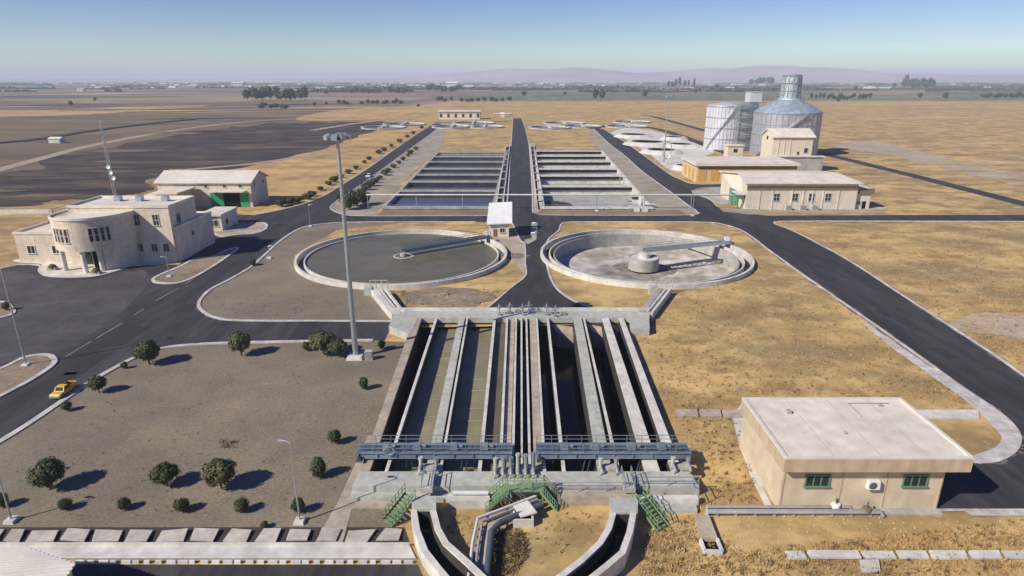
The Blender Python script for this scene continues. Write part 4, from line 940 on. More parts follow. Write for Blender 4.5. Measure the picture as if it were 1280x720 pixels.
def on_arc(f):
    L_ = [0]; 
    for a, b in zip(arc, arc[1:]): L_.append(L_[-1] + math.dist(a, b))
    s_ = f * L_[-1]
    for i in range(len(arc) - 1):
        if L_[i + 1] >= s_:
            k = (s_ - L_[i]) / (L_[i + 1] - L_[i]); a, b = Vector(arc[i]), Vector(arc[i + 1]); return a.lerp(b, k), (b - a).normalized()
for f0 in (.30, .62):
    for k in range(4):
        p, u = on_arc(f0 + k * .043); window(t, (p.x - u.x * .32 , p.y - u.y * .32, 6.9), (u.x, u.y, 0), .62, 2.9, 1, 2, 'stone')
for x in (-109.6, -104.0): window(t, (x, Y0 - .3, 2.2), (1, 0, 0), 1.6, 1.7, 2, 1, 'roofw')
for x in (-84.8, -81.6, -78.9): window(t, (x, Y0, 2.6), (1, 0, 0), 1.2, 1.7, 2, 1)
for x, w in ((-84.4, 1.2), (-80.2, 1.2)): window(t, (x, Y0, 8.6), (1, 0, 0), w, 2.4, 2, 2)
window(t, (XR, 141.5, 8.4), (0, 1, 0), 1.6, 2.2, 2, 1); window(t, (XR + .6, 146, 4.5), (0, 1, 0), 1., 1.0, 1, 1)
# roof rails along the back edges
for a, b, z in (((-99.1, 133.5), (-99.1, 150), hd + .5), ((-99.6, 150.3), (-112, 150.), 7.1)):
    railing('roof_rail', [a, b], z, 1.0, 'galv', .06, 1.6, t)
# planters at the entrance
for i, (x, y) in enumerate(((-100.4, 132.4), (-89.0, 129.4))):
    q = thing('planter', ['left', 'right'][i] + ' stone planter beside the office entrance columns', 'planter', (x, y, .14), 'planters at the office entrance')
    MB().box(x - 1., x + 1., y - .6, y + .6, .14, .75, .1, .1).build('pot', 'conct', q); MB().lathe((x, y, .7), [(.9, 0), (.7, .4), (.3, .7), (.05, .75)], 9).build('plant', 'leaf', q)
# antenna mast behind the office roof
b = Vector((xat(134, 156., 22.), 156., 0)); top = V(151, 156.)
m_ = thing('antenna_mast', 'thin lattice antenna mast with white dishes rising behind the office', 'antenna mast', b)
lt = MB()
for k in range(3):
    a = 2.09 * k; o = Vector((.45 * math.cos(a), .45 * math.sin(a), 0)); lt.tube([b + o, b + o * .6 + Vector((0, 0, top))], .07, 5)
n = 26
for k in range(n):
    for j in range(3):
        a0, a1 = 2.09 * j, 2.09 * (j + 1); z0, z1 = top * k / n, top * (k + 1) / n; s0 = .45 * (1 - .4 * k / n)
        lt.tube([b + Vector((s0 * math.cos(a0), s0 * math.sin(a0), z0)), b + Vector((s0 * math.cos(a1), s0 * math.sin(a1), z1))], .035, 4)
lt.build('lattice', 'galv', m_)
for y_, dx in ((208, .1), (215, .5), (222, .9)):
    z = V(y_, 156.); c = b + Vector((dx, -.6, z)); d = MB().lathe((0, 0, 0), [(.02, .0), (.28, .06), (.5, .2), (.5, .24), (.28, .12), (.02, .06)], 20)
    d.v = [Vector((c.x + v.x, c.y - v.z, c.z + v.y)) for v in d.v]; d.build('dish', 'white', m_)
# low white boundary wall behind the office
tag(MB().strip([P(-300, 268), P(-40, 267.6), P(66, 267)], .5, 0, 1.3).build('boundary_wall', 'concw'), 'long low white boundary wall behind the left wing of the office', 'wall')

# --- warehouse with green doors
X0, X1, Y0, Y1 = -114.2, -84.2, 203.4, 217.4
t = gable_hall('warehouse', 'long warehouse with a cream gabled roof and green doors behind the office', X0, X1, Y0, Y1, 8.0, 10.6, 'wallc', 'roofc', .7)
MB().box(X1 - 13, X1 - 1.5, Y0 - 2.6, Y0 - .002, 5.2, 5.5).build('canopy', 'concw', t)
MB().box(-97.6, -93.4, Y0 - .12, Y0 - .003, 0, 4.6).build('door', 'dgreen', t); MB().box(-93.4, -88.0, Y0 - .08, Y0 - .003, 0, 4.6).build('doorway', 'dark', t); MB().box(-88.0, -85.2, Y0 - .12, Y0 - .003, 0, 4.6).build('door', 'dgreen', t)
for z, x in ((6.5, -88), (6.5, -93), (6.5, -99)): window(t, (x, Y0, z), (1, 0, 0), .9, .7, 1, 1)
for y, z in ((206, 6.4), (213.5, 6.4)): window(t, (X1, y, z), (0, 1, 0), 1., 1., 1, 1)
t = thing('low_shed', 'low white-roofed shed tucked between office and warehouse', 'shed', (-108, 196, 0))
MB().box(-113.5, -103, 192, 203, 0, 5.2).build('wall', 'wallc', t); MB().box(-109.6, -101.5, 190.5, 202.8, 6.4, 6.8).build('roof', 'roofw', t); MB().box(-109, -103.2, 192.2, 202.4, 5.2, 6.4).build('upper_wall', 'wallc', t); MB().box(-113.8, -109.7, 191.6, 203, 5.2, 5.5).build('roof', 'roofw', t)
# --- gate house
t = thing('gate_house', 'small gate house with a flat white roof on the kerbed island by the road', 'building', (-81.5, 170, 0))
MB().box(-83.4, -79.4, 169.6, 180, 0, 4.2).build('wall', 'stone', t); MB().box(-85.6, -79.1, 169.1, 180.4, 4.2, 4.7).build('roof', 'roofw', t)
MB().box(-85.3, -84.9, 169.5, 169.9, 0, 4.2).build('column', 'concw', t); MB().box(-85.3, -84.9, 179.5, 179.9, 0, 4.2).build('column', 'concw', t)
window(t, (-82.6, 169.6, 1.4), (1, 0, 0), 2.2, 1.6, 2, 1); window(t, (-79.4, 172, 1.4), (0, 1, 0), 1.6, 1.4, 1, 1)
MB().box(-82.8, -80.6, 169.5, 169.597, 3.3, 3.9).build('fascia', 'brown', t)
# --- kiosk with white roof at the centre
p = P(611, 296.5); q = P(636, 295.5); x0, x1, y0 = p.x, q.x, p.y; y1 = y0 + 7
t = thing('control_kiosk', 'small control kiosk with a big tilted white roof between the two clarifiers', 'kiosk', ((x0 + x1) / 2, y0, 0))
MB().add([(x0, y0, 0), (x1, y0, 0), (x1, y1, 0), (x0, y1, 0), (x0, y0, 3.7), (x1, y0, 3.7), (x1, y1, 7.1), (x0, y1, 7.1)], [(0, 1, 5, 4), (1, 2, 6, 5), (2, 3, 7, 6), (3, 0, 4, 7), (4, 5, 6, 7)]).build('wall', 'wallc', t)
zf, zb = 3.5, 7.4
MB().add([(x0 - .5, y0 - .8, zf), (x1 + .9, y0 - .7, zf + .3), (x1 + .9, y1 + .7, zb + .3), (x0 - .1, y1 + .7, zb), (x0 - .5, y0 - .8, zf + .3), (x1 + .9, y0 - .7, zf + .6), (x1 + .9, y1 + .7, zb + .6), (x0 - .1, y1 + .7, zb + .3)],
         [(3, 2, 1, 0), (4, 5, 6, 7), (0, 1, 5, 4), (1, 2, 6, 5), (2, 3, 7, 6), (3, 0, 4, 7)]).build('roof', 'white', t)
MB().box(x0 + 1.2, x0 + 2.3, y0 - .05, y0 - .002, 0, 2.2).build('door', 'brown', t); window(t, (x0 + 3, y0, 1.3), (1, 0, 0), 1.2, 1.1, 2, 1)
for i, (x, y) in enumerate(((668, 281.5), (667.5, 287.5), (667, 294))):
    p = P(x, y); q = thing('pump_unit', ORD[i] + ' white pump unit from the back on the slab beside the kiosk', 'pump', (p.x, p.y, .1), 'white pump units beside the kiosk')
    MB().box(p.x - .9, p.x + .9, p.y - .3, p.y + .3, .1, .3).build('base', 'conc', q); MB().tube([(p.x - .7, p.y, .6), (p.x + .3, p.y, .6)], .26, 10).build('motor', 'white', q); MB().tube([(p.x + .3, p.y, .6), (p.x + 1.0, p.y, .6)], .14, 8).build('shaft', 'galv', q)
# far office beyond the plant
Yf = P(640, 149.2).y; xa, xb = (549 - 640) / PPM(149.2), (600 - 640) / PPM(149.2)
t = thing('far_building', 'low beige building with a row of windows at the far end of the plant', 'building', ((xa + xb) / 2, Yf, 0))
MB().box(xa, xb, Yf, Yf + 14, 0, 7.4).build('wall', 'wallc', t); MB().box(xa - 1, xb + 1, Yf - 1.2, Yf + 15, 7.4, 8.6).build('roof', 'roofc', t)
for k in range(6):
    x = xa + 2 + (xb - xa - 4) * k / 5; window(t, (x - 1.2, Yf, 2), (1, 0, 0), 2.4, 3.4, 1, 1, 'frame')
# thickeners
def round_tank(x, y, wpx, h, label, grp, wall='concw', inner='concd', depth=2.5, rim=.7, bri=True, sk=1.02):
    p = P(x, y, h); r = wpx / 2 / (CT * (y - YH) / (H - h)); t = thing('round_tank', label, 'tank', (p.x, p.y, 0), grp)
    MB().lathe((p.x, p.y, 0), [(r * sk + .2, .05), (r * (sk * .45 + .55), h * .85), (r * 1.06, h), (r - rim, h), (r - rim, .05)], 48).build('wall', wall, t)
    MB().lathe((p.x, p.y, max(.12, h - depth)), [(r - rim, 0), (.02, 0)], 48).build('water_surface', inner, t)
    if bri: MB().box(p.x - .6, p.x + .6, p.y - r, p.y + r, h, h + .5).build('bridge', 'concw', t); MB().lathe((p.x, p.y, 0), [(1.2, .1), (1.2, h + .6), (.02, h + .7)], 16).build('centre_pier', 'concw', t)
    return t
for x, y, w, lab in ((792, 167.5, 25, 'farthest pale thickener tank beside the right road'), (809, 176.5, 31, 'second farthest pale thickener tank with a dark inside'), (827, 186.5, 28, 'pale thickener tank nearest the ring beside the lamp mast'), (843, 170.5, 18, 'small far thickener tank on the right of the apron'), (852, 179.5, 22, 'near small thickener tank on the right of the apron')):
    round_tank(x, y, w * 1.3, 2.0, lab, 'pale thickener tanks', depth=.22, rim=.35, bri=False, sk=1.5, inner='dark')
round_tank(856, 206, 22, 2.0, 'pale round tank tucked beside the yellow hall', 'pale thickener tanks', depth=.22, rim=.35, bri=False, sk=1.4, inner='dark')
for x, y, w, lab in ((479, 158.5, 46, 'nearest far clarifier left of the left road'), (505, 154.5, 44, 'farther clarifier left of the left road'), (566, 157.5, 44, 'far clarifier just right of the left road'), (606, 157.5, 40, 'far clarifier left of the central road end'), (592, 153, 44, 'farthest clarifier before the far beige building'),
                     (687, 158.5, 44, 'near far clarifier right of the central road'), (728, 157, 40, 'far clarifier before the end of the right road'), (705, 153, 44, 'farthest clarifier right of the central road'), (783, 157, 44, 'far clarifier right of the right road'), (790, 151.5, 40, 'farthest clarifier right of the right road')):
    round_tank(x, y, w * 1.15, 1.0, lab, 'far round clarifiers', depth=.85, rim=.9, inner='w_purple')

# ------------------------------------------------------------------ slabs along the ditches
ed = [0, 28, 70, 110, 151, 191, 232, 273, 314, 350, 389, 424, 466, 502]
ed = [-55] + ed
for i in range(len(ed) - 1):
    a, b = P(ed[i] + 4 + random.uniform(0, 3), 676, .3), P(ed[i + 1] - 4 - random.uniform(0, 2), 676, .3); c, d = P(ed[i + 1] + 2, 661, .3), P(ed[i] + 11 + random.uniform(0, 4), 661, .3)
    dz = [random.uniform(0, .3) ** 1.3 for _ in range(4)]; a, b, c, d = (p + Vector((random.uniform(-.16, .16), random.uniform(-.16, .16), 0)) for p in (a, b, c, d)); mb = MB()
    vs = [(p.x, p.y, z + dz[k]) for z in (.06, .2) for k, p in enumerate((a, b, c, d))]
    mb.add(vs, [(3, 2, 1, 0), (4, 5, 6, 7)] + [(k, (k + 1) % 4, 4 + (k + 1) % 4, 4 + k) for k in range(4)])
    tag(mb.build('concrete_slab', 'slab'), ORD[i] + ' concrete slab from the left edge in the row below the round shrubs', 'concrete slab', 'concrete slabs laid in a row over the ditch')
struct('ditch', MB().sheet(PP([(-60, 659.5), (505, 659.5), (512, 679), (-60, 679)]), .05), 'ditch')  # flat dark sheet; the trench's shade between slabs is put into its colour
er = [985, 1012, 1080, 1124, 1165, 1214, 1256, 1302, 1345]
for i in range(len(er) - 1):
    a, b = P(er[i] + 2, 698, .2), P(er[i + 1] - 3, 698, .2); c, d = P(er[i + 1] - 8, 688.5, .2), P(er[i] - 4, 688.5, .2)
    mb = MB(); dz = [random.uniform(0, .12) for _ in range(4)]
    vs = [(p.x, p.y, z + dz[k]) for z in (.02, .2) for k, p in enumerate((a, b, c, d))]
    mb.add(vs, [(3, 2, 1, 0), (4, 5, 6, 7)] + [(k, (k + 1) % 4, 4 + (k + 1) % 4, 4 + k) for k in range(4)])
    tag(mb.build('concrete_slab', 'concw'), ORD[i] + ' concrete slab from the left in the row across the dry grass at lower right', 'concrete slab', 'concrete slabs laid over the dry grass')
for i, (x0, x1, y0, y1, lab) in enumerate(((1076, 1100, 702, 716, 'lone concrete slab lying below the row in the dry grass'), (845, 873, 513.5, 522, 'slab left of the building, farthest from it'), (876, 902, 513.5, 522, 'middle slab of the path left of the beige building'), (905, 932, 514, 523, 'slab of the path touching the beige building roof'), (1143, 1224, 514, 524, 'long pale slab right of the beige building roof'))):
    a = P(x0, y1); b = P(x1, y1); c = P(x1 - 2, y0); d = P(x0 - 2, y0)
    tag(MB().prism([(p.x, p.y) for p in (a, b, c, d)], .02, .22).build('concrete_slab', 'conct' if i not in (0, 4) else 'concw'), lab, 'concrete slab')
# lower kerb wall, guard rail and road at the bottom edge
struct('pavement', MB().sheet(PP([(-60, 683.5), (512, 683.5), (520, 700), (-60, 700)]), .16), 'concw')
struct('kerb', MB().strip(PP([(-60, 683), (512, 683)]), .25, 0, .35), 'concw')
struct('road', MB().sheet(PP([(-60, 706), (522, 706), (560, 790), (-100, 790)]), .03), 'asphalt')
n = 30
for i in range(n):
    xa = 96 + (519 - 96) * i / n; xb = 96 + (519 - 96) * (i + random.uniform(.5, .9)) / n; a, b = P(xa, 704), P(xb, 704)
    k = MB().box(a.x, b.x, a.y - .1, a.y + .1, 0, .3, .02, .02)
    tag(k.build('kerb_block', 'white' if i % 2 == 0 else 'pipe'), 'white-painted kerb block in the line along the bottom road', 'kerb block', 'white kerb blocks along the bottom road')
# corrugated shed at the lower left corner
hz = 4.0; t = thing('corrugated_shed', 'shed with a white corrugated roof cut by the lower left corner', 'shed', P(10, 715, hz))
pts = [P(-70, 683, hz), P(38, 686.5, hz), P(95, 705, hz), P(40, 790, hz), P(-80, 790, hz)]
y0, y1 = min(p.y for p in pts), max(p.y for p in pts)
MB().prism([(p.x, p.y) for p in inset(pts, .4)], 0, hz - .02).build('wall', 'wallc', t)
rf = MB().prism([(p.x, p.y) for p in pts], hz, hz + .08); rf.build('roof', 'sheet', t)
rb = MB()
A, B, C, D = pts[0], pts[2], pts[3], pts[4]
for k in range(26):
    f = (k + .5) / 26; a = pts[0].lerp(pts[4], f); b = (pts[1].lerp(pts[2], f * 2.5) if f < .4 else pts[2].lerp(pts[3], (f - .4) / .6))
    rb.bar(a + Vector((.05, 0, .12)), b + Vector((-.05, 0, .12)), .12, .08)
rb.build('roof_rib', 'sheet', t)

# ------------------------------------------------------------------ masts and lamps
def high_mast(x, y, ytop, label, r0=.42):
    b = P(x, y); ht = V(ytop, b.y); t = thing('floodlight_mast', label, 'floodlight mast', b, 'tall floodlight masts')
    MB().tube([b + Vector((0, 0, .5)), b + Vector((0, 0, ht))], r0, 14, r0 * .5).build('pole', 'galv', t)
    MB().box(b.x - 1.2, b.x + 1.2, b.y - 1.2, b.y + 1.2, 0, .55, .15, .15).build('footing', 'concw', t)
    hd_ = MB().lathe((b.x, b.y, ht - .6), [(.4, -.2), (1.35, -.1), (1.35, .1), (.4, .3), (.01, .6)], 20); hd_.build('head_frame', 'dblue', t)
    for k in range(8):
        a = 2 * math.pi * k / 8; c = Vector((b.x + 1.5 * math.cos(a), b.y + 1.5 * math.sin(a), ht - .35)); u = Vector((math.cos(a), math.sin(a), 0)); q = Vector((-u.y, u.x, 0)); Z = Vector((0, 0, 1))
        vs = [c + u * i + q * j + Z * (k2 - i * .5) for k2 in (-.25, .25) for i, j in ((-.3, -.4), (.3, -.4), (.3, .4), (-.3, .4))]
        f = MB().add(vs, [(3, 2, 1, 0), (4, 5, 6, 7)] + [(m, (m + 1) % 4, 4 + (m + 1) % 4, 4 + m) for m in range(4)]).build('floodlight', 'galv', t)
    return t
t = high_mast(445, 447, 167, 'tall grey floodlight mast standing left of the near basin')
b = P(452, 449); q = thing('control_box', 'dark control box at the foot of the tall mast', 'box', b); MB().box(b.x + .6, b.x + 1.8, b.y - .5, b.y + .2, 0, 1.5, .03, .03).build('cabinet', 'concg', q); MB().box(b.x + .7, b.x + 1.7, b.y - .53, b.y - .49, .2, 1.4).build('door', 'galv', q)
high_mast(829.5, 205, 119, 'distant tall floodlight mast rising from the pale thickener tanks', .35)
def lamp(x, y, ht, label, arm=(-1, 0), r=.09, grp='street lamps'):
    b = P(x, y); t = thing('street_lamp', label, 'street lamp', b, grp); Z = Vector((0, 0, 1)); u = Vector((arm[0], arm[1], 0))
    MB().tube([b, b + Z * ht], r, 8, r * .6).build('pole', 'galv', t)
    MB().box(b.x - .5, b.x + .5, b.y - .5, b.y + .5, 0, .35, .06, .06).build('footing', 'concw', t)
    MB().tube([b + Z * ht, b + Z * (ht + .2) + u * .3, b + Z * (ht + .25) + u * .7], r * .6, 6).build('arm', 'galv', t)
    h = b + Z * (ht + .25) + u * .9; MB().box(h.x - .28, h.x + .28, h.y - .13, h.y + .13, h.z - .1, h.z + .08, .06, .04).build('lamp_head', 'galv', t)
    return t
lamp(375, 653, 8.6, 'thin street lamp beside the slab row in front of the shrubs', (-1, .2))
lamp(33, 457, 14.5, 'tall thin street lamp on the kerbed island at the left', (-1, 0), .13)
lamp(15, 652, 5.0, 'short lamp post at the lower left edge of the garden', (-1, 0), .1)
lamp(865.5, 270, 7.5, 'street lamp at the corner of the cross road and the right road', (-1, .3))
lamp(746, 264, 5.6, 'lamp standing in front of the dry aeration basin', (1, 0))
lamp(212, 346, 4.2, 'short lamp on the kerbed island right of the office', (-1, 0))
lamp(388, 283, 6.0, 'street lamp beside the kerb left of the full clarifier', (1, 0))
lamp(337, 323, 2.8, 'short lamp by the kerb near the parking entrance', (1, 0))
# ring pipe by the distant mast
p = P(833, 199); ring = MB(); n = 20
for k in range(n):
    a0, a1 = 2 * math.pi * k / n, 2 * math.pi * (k + 1) / n
    ring.tube([(p.x + 2.3 * math.cos(a0), p.y, 4.6 + 4.4 * math.sin(a0)), (p.x + 2.3 * math.cos(a1), p.y, 4.6 + 4.4 * math.sin(a1))], .22, 5)
ring.box(p.x - .8, p.x + .8, p.y - .4, p.y + .4, 0, .4)
tag(ring.build('pipe_loop', 'galv'), 'upright grey pipe loop beside the distant mast', 'pipe loop')

# ------------------------------------------------------------------ yellow pickup
b = P(461, 221.5); tw = thing('white_car', 'tiny white car far up the left road among the hedge bushes', 'car', b)
def small_car():
    def sec(prof, w0, w1, nm, m):
        n = len(prof); zs = [z for _, z in prof]; f = lambda z: w0 + (w1 - w0) * (z - min(zs)) / (max(zs) - min(zs))
        MB().add([(b.x - f(z), b.y + y, z) for y, z in prof] + [(b.x + f(z), b.y + y, z) for y, z in prof], [tuple(range(n))[::-1], tuple(range(n, 2 * n))] + [(i, (i + 1) % n, n + (i + 1) % n, n + i) for i in range(n)]).build(nm, m, tw)
    sec([(-2.1, .35), (2.1, .35), (2.15, .8), (1.4, .95), (-1.3, .98), (-2.15, .75)], .86, .84, 'body', 'white')
    sec([(-1.2, .97), (1.5, .96), (.9, 1.42), (-.5, 1.42)], .8, .66, 'window', 'glass'); sec([(-.5, 1.425), (.9, 1.425), (.8, 1.5), (-.4, 1.5)], .68, .62, 'roof', 'white')
    for s_ in (-1, 1):
        for y in (-1.3, 1.3): MB().tube([(b.x + s_ * .7, b.y + y, .33), (b.x + s_ * .88, b.y + y, .33)], .33, 14).build('wheel', 'tyre', tw)
small_car()
b = P(81, 492); t = thing('pickup_truck', 'small yellow pickup truck driving along the left road', 'pickup truck', b)
def car():
    W = .86
    def sect(mb, prof, w0, w1):                      # side profile (y, z) extruded across, top narrowed
        n = len(prof); zs = [z for _, z in prof]; zm, zM = min(zs), max(zs); f = lambda z: w0 + (w1 - w0) * (z - zm) / (zM - zm)
        vs = [(b.x - f(z), b.y + y, z) for y, z in prof] + [(b.x + f(z), b.y + y, z) for y, z in prof]
        mb.add(vs, [tuple(range(n))[::-1], tuple(range(n, 2 * n))] + [(i, (i + 1) % n, n + (i + 1) % n, n + i) for i in range(n)])
        return mb
    body = sect(MB(), [(-2.3, .42), (2.3, .42), (2.35, .62), (2.3, .98), (-1.0, 1.0), (-2.1, .95), (-2.32, .75)], W, W * .96); body.build('body', 'yel', t)
    cab = sect(MB(), [(-1.15, 1.0), (.55, 1.0), (.45, 1.56), (.2, 1.66), (-.55, 1.66), (-.75, 1.56)], W * .95, W * .78); cb = cab.build('cab', 'yel', t)
    g = MB(); g.add([(b.x - .68, b.y - 1.12, 1.06), (b.x + .68, b.y - 1.12, 1.06), (b.x + .6, b.y - .76, 1.56), (b.x - .6, b.y - .76, 1.56)], [(0, 1, 2, 3)]); g.build('windscreen', 'glass', t)
    for s_ in (-1, 1):
        MB().add([(b.x + s_ * .815, b.y - .8, 1.08), (b.x + s_ * .815, b.y + .42, 1.08), (b.x + s_ * .73, b.y + .34, 1.54), (b.x + s_ * .73, b.y - .55, 1.54)], [(0, 1, 2, 3) if s_ < 0 else (3, 2, 1, 0)]).build('side_window', 'glass', t)
        MB().box(b.x + s_ * .55 - .14, b.x + s_ * .55 + .14, b.y - 2.36, b.y - 2.28, .68, .86).build('headlight', 'white', t)
        for y in (-1.45, 1.45):
            w = MB().tube([(b.x + s_ * .70, b.y + y, .36), (b.x + s_ * .88, b.y + y, .36)], .35, 18).build('wheel', 'tyre', t)
            MB().tube([(b.x + s_ * .86, b.y + y, .36), (b.x + s_ * .9, b.y + y, .36)], .2, 12).build('rim', 'galv', w)
    bed = MB(); 
    bed.box(b.x - W * .95, b.x - W * .88, b.y + .62, b.y + 2.3, .99, 1.28); bed.box(b.x + W * .88, b.x + W * .95, b.y + .62, b.y + 2.3, .99, 1.28); bed.box(b.x - W * .88, b.x + W * .88, b.y + 2.23, b.y + 2.3, .99, 1.28)
    bed.build('cargo_bed', 'yel', t); MB().box(b.x - W * .86, b.x + W * .86, b.y + .64, b.y + 2.22, .99, 1.04).build('bed_floor', 'dark', t)
    MB().box(b.x - .84, b.x + .84, b.y - 2.45, b.y - 2.3, .42, .6).build('bumper', 'galv', t)
car()
t.scale = (.8, .8, .8)

# ------------------------------------------------------------------ trees and shrubs
def leaves(n, rx, ry, rz, size, seed, shape='ball', clumps=80):
    """leaf-sized faces gathered in clumps through the crown's volume"""
    rnd = random.Random(seed); mb = MB(); cs = []
    for _ in range(clumps):
        while True:
            p = Vector((rnd.uniform(-1, 1), rnd.uniform(-1, 1), rnd.uniform(-1, 1)))
            if .35 < p.length < 1: break
        if shape == 'cone': k = 1.0 - .8 * (p.z + 1) / 2; p.x *= k; p.y *= k
        cs.append((p * rnd.uniform(.62, .70), rnd.uniform(.26, .38)))
    for i in range(n):
        c, r = rnd.choice(cs); d = Vector((rnd.gauss(0, 1), rnd.gauss(0, 1), rnd.gauss(0, 1))).normalized() * r * rnd.uniform(.4, 1.1)
        p = c + d; p = Vector((p.x * rx, p.y * ry, p.z * rz)); nn = (d.normalized() + p.normalized() * .7 + Vector((rnd.uniform(-.6, .6), rnd.uniform(-.6, .6), rnd.uniform(-.3, .7)))).normalized()
        u = nn.orthogonal().normalized(); q = nn.cross(u); a = rnd.uniform(0, 6.28); u, q = u * math.cos(a) + q * math.sin(a), q * math.cos(a) - u * math.sin(a); s_ = size * rnd.uniform(.6, 1.35)
        mb.add([p - u * s_, p - q * s_ * .7, p + u * s_, p + q * s_ * .7], [(0, 1, 2, 3)])
    return mb
def mk_tree(name, label, cat, group, r, rz, trunk, n, size, seed, m='leaf', shape='ball', zc=None):
    t = thing(name, label, cat, (0, 0, 0), group); zc = trunk + rz * .9 if zc is None else zc
    cr = leaves(n, r, r, rz, size, seed, shape); rnd = random.Random(seed); cr.v = [v + Vector((0, 0, zc)) for v in cr.v]; cr.build('crown', m, t)
    tb = MB().tube([(0, 0, -.05), (rnd.uniform(-.04, .04), 0, trunk * .6), (0, rnd.uniform(-.05, .05), zc)], .13 * r / 1.6 + .03, 8, .05)
    for k in range(5):
        a = k * 1.26 + rnd.random(); tb.tube([(0, 0, max(.1, trunk * .8)), (r * .3 * math.cos(a), r * .3 * math.sin(a), zc), (r * .6 * math.cos(a), r * .6 * math.sin(a), zc + rz * .3)], .05, 5, .02)
    tb.build('trunk', 'wood', t); return t
protoG = [mk_tree('garden_tree', 'x', 'tree', 'round garden trees', 1.7, 1.35, .65, 6500, .14, 11 + k, ['leaf', 'leaf', 'leafb'][k]) for k in range(3)]
protoS = [mk_tree('round_shrub', 'x', 'shrub', 'small round shrubs of the garden', 1.0, .85, .15, 3000, .085, 31 + k, 'leaf') for k in range(3)]
protoC = mk_tree('cone_shrub', 'x', 'shrub', 'small round shrubs of the garden', 1.15, 1.45, .12, 4200, .09, 41, 'leaf', 'cone')
used = set()
def plant(proto, x, by, wpx, hpx, label, base_r, base_h, rz=None):
    p = P(x, by); k = PPM(by) * 1.0; sx = (wpx / k / 2) / base_r; hz = hpx / (k * CT) / base_h
    if proto not in used:
        used.add(proto); o = proto; o.location = p; o.scale = (sx, sx, hz); o.rotation_euler = (0, 0, rz or 0); o['label'] = label
        return o
    return copy_tree(proto, p, random.uniform(0, 6.28) if rz is None else rz, (sx, sx, hz), label)
for i, (x, by, w, h, lab, k) in enumerate(((63, 612, 48, 40, 'big round tree farthest left in the row of three garden trees', 0), (209, 608, 37, 32, 'middle round tree in the row of three garden trees', 1), (277, 611, 47, 40, 'big olive-green round tree right in the row of three', 2),
        (187, 456, 36, 33, 'round tree by the kerb at the bend of the left road', 0), (124, 491, 25, 24, 'small tree close behind the yellow pickup', 1), (302, 445, 31, 32, 'round tree by the middle of the upper garden kerb', 2), (405, 444, 38, 32, 'dark tree just left of the tall mast', 2), (424, 447, 26, 26, 'dark bush touching the left side of the mast foot', 1))):
    plant(protoG[k], x, by, w, h, lab, 1.7, 3.2)
for i, (x, by, w, h, lab, k) in enumerate([tuple(list(q) + [j % 3]) for j, q in enumerate(((83, 637, 20, 16, 'small round shrub leftmost in the front shrub row'), (156, 637, 20, 17, 'second small round shrub in the front shrub row'), (228, 640, 23, 20, 'third round shrub from the left in the front shrub row'), (303, 640, 22, 20, 'fourth round shrub in the front shrub row'), (374, 641, 21, 22, 'round shrub beside the thin lamp, right end of the front row'),
        (419, 555, 20, 21, 'round shrub between the cone shrub and the mast'), (455, 487, 15, 18, 'small shrub between the mast and the basin wall'), (477, 437, 12, 15, 'little shrub at the end of the small side road'), (384, 439, 14, 14, 'little bush left of the dark tree by the mast'), (156, 461, 10, 10, 'tiny shrub by the kerb above the pickup'), (84, 514, 15, 14, 'small shrub right below the yellow pickup'), (3, 634, 22, 20, 'dark shrub cut by the left picture edge'),
        (316, 332, 12, 9, 'tiny shrub by the parking kerb opposite the office'), (331, 660, 12, 10, 'dry little bush beside the slab row left of the lamp'), (9, 388, 12, 12, 'small bush on the island at the left edge of the parking')))]):
    plant(protoS[k], x, by, w, h, lab, 1.0, 1.75)
plant(protoC, 399, 597, 31, 33, 'pointed cone shrub, largest on the right of the garden', 1.15, 3.0)
# hedge bushes lining the left road
protoH = [mk_tree('hedge_bush', 'x', 'bush', 'dark bushes lining the left road', 2.2, 1.4, .2, 900, .24, 51 + k, 'leaf') for k in range(2)]
def along(poly, f):
    L_ = [0]
    for a, b in zip(poly, poly[1:]): L_.append(L_[-1] + math.dist(a, b))
    s_ = f * L_[-1]
    for i in range(len(poly) - 1):
        if L_[i + 1] >= s_: k = (s_ - L_[i]) / (L_[i + 1] - L_[i]); return (poly[i][0] + (poly[i + 1][0] - poly[i][0]) * k, poly[i][1] + (poly[i + 1][1] - poly[i][1]) * k)
    return poly[-1]
outer = [(352, 258), (384, 250), (404, 236), (420, 226), (437, 217), (452, 207), (466, 197), (482, 188), (500, 178), (516, 168), (527, 161)]
inner = [(447, 248), (455, 240), (466, 231), (478, 222), (488, 213), (497, 206), (508, 197), (520, 188)]
def bush_row(path, n, side):
    for i in range(n):
        x, y = along(path, (i + random.uniform(-.25, .25)) / (n - 1) if 0 < i < n - 1 else i / (n - 1)); p = P(x, y); s_ = random.uniform(.6, 1.1)
        lab = ORD[i] + ' dark bush from the near end, ' + side + ' of the left road'; pr = protoH[i % 2]
        if pr not in used: used.add(pr); pr.location = p; pr.scale = (s_, s_ * 1.2, s_); pr['label'] = lab
        else: copy_tree(pr, p, random.uniform(0, 6), (s_, s_ * 1.2, s_), lab)
bush_row(outer, 20, 'outer side'); bush_row(inner, 14, 'basin side')
for i, (x, y, s_) in enumerate(((437, 262, 1.5), (446, 258, 1.6), (455, 256, 1.3), (425, 250, .9))):
    copy_tree(protoH[i % 2], P(x, y), i, (s_, s_, s_ * 1.3), ['leftmost', 'second', 'third', 'small outlying'][i] + ' dark bush in the clump at the corner of the cross road')
copy_tree(protoH[0], P(794, 251), 1., (.7, .7, .6), 'lone green bush growing in the dry aeration basin')
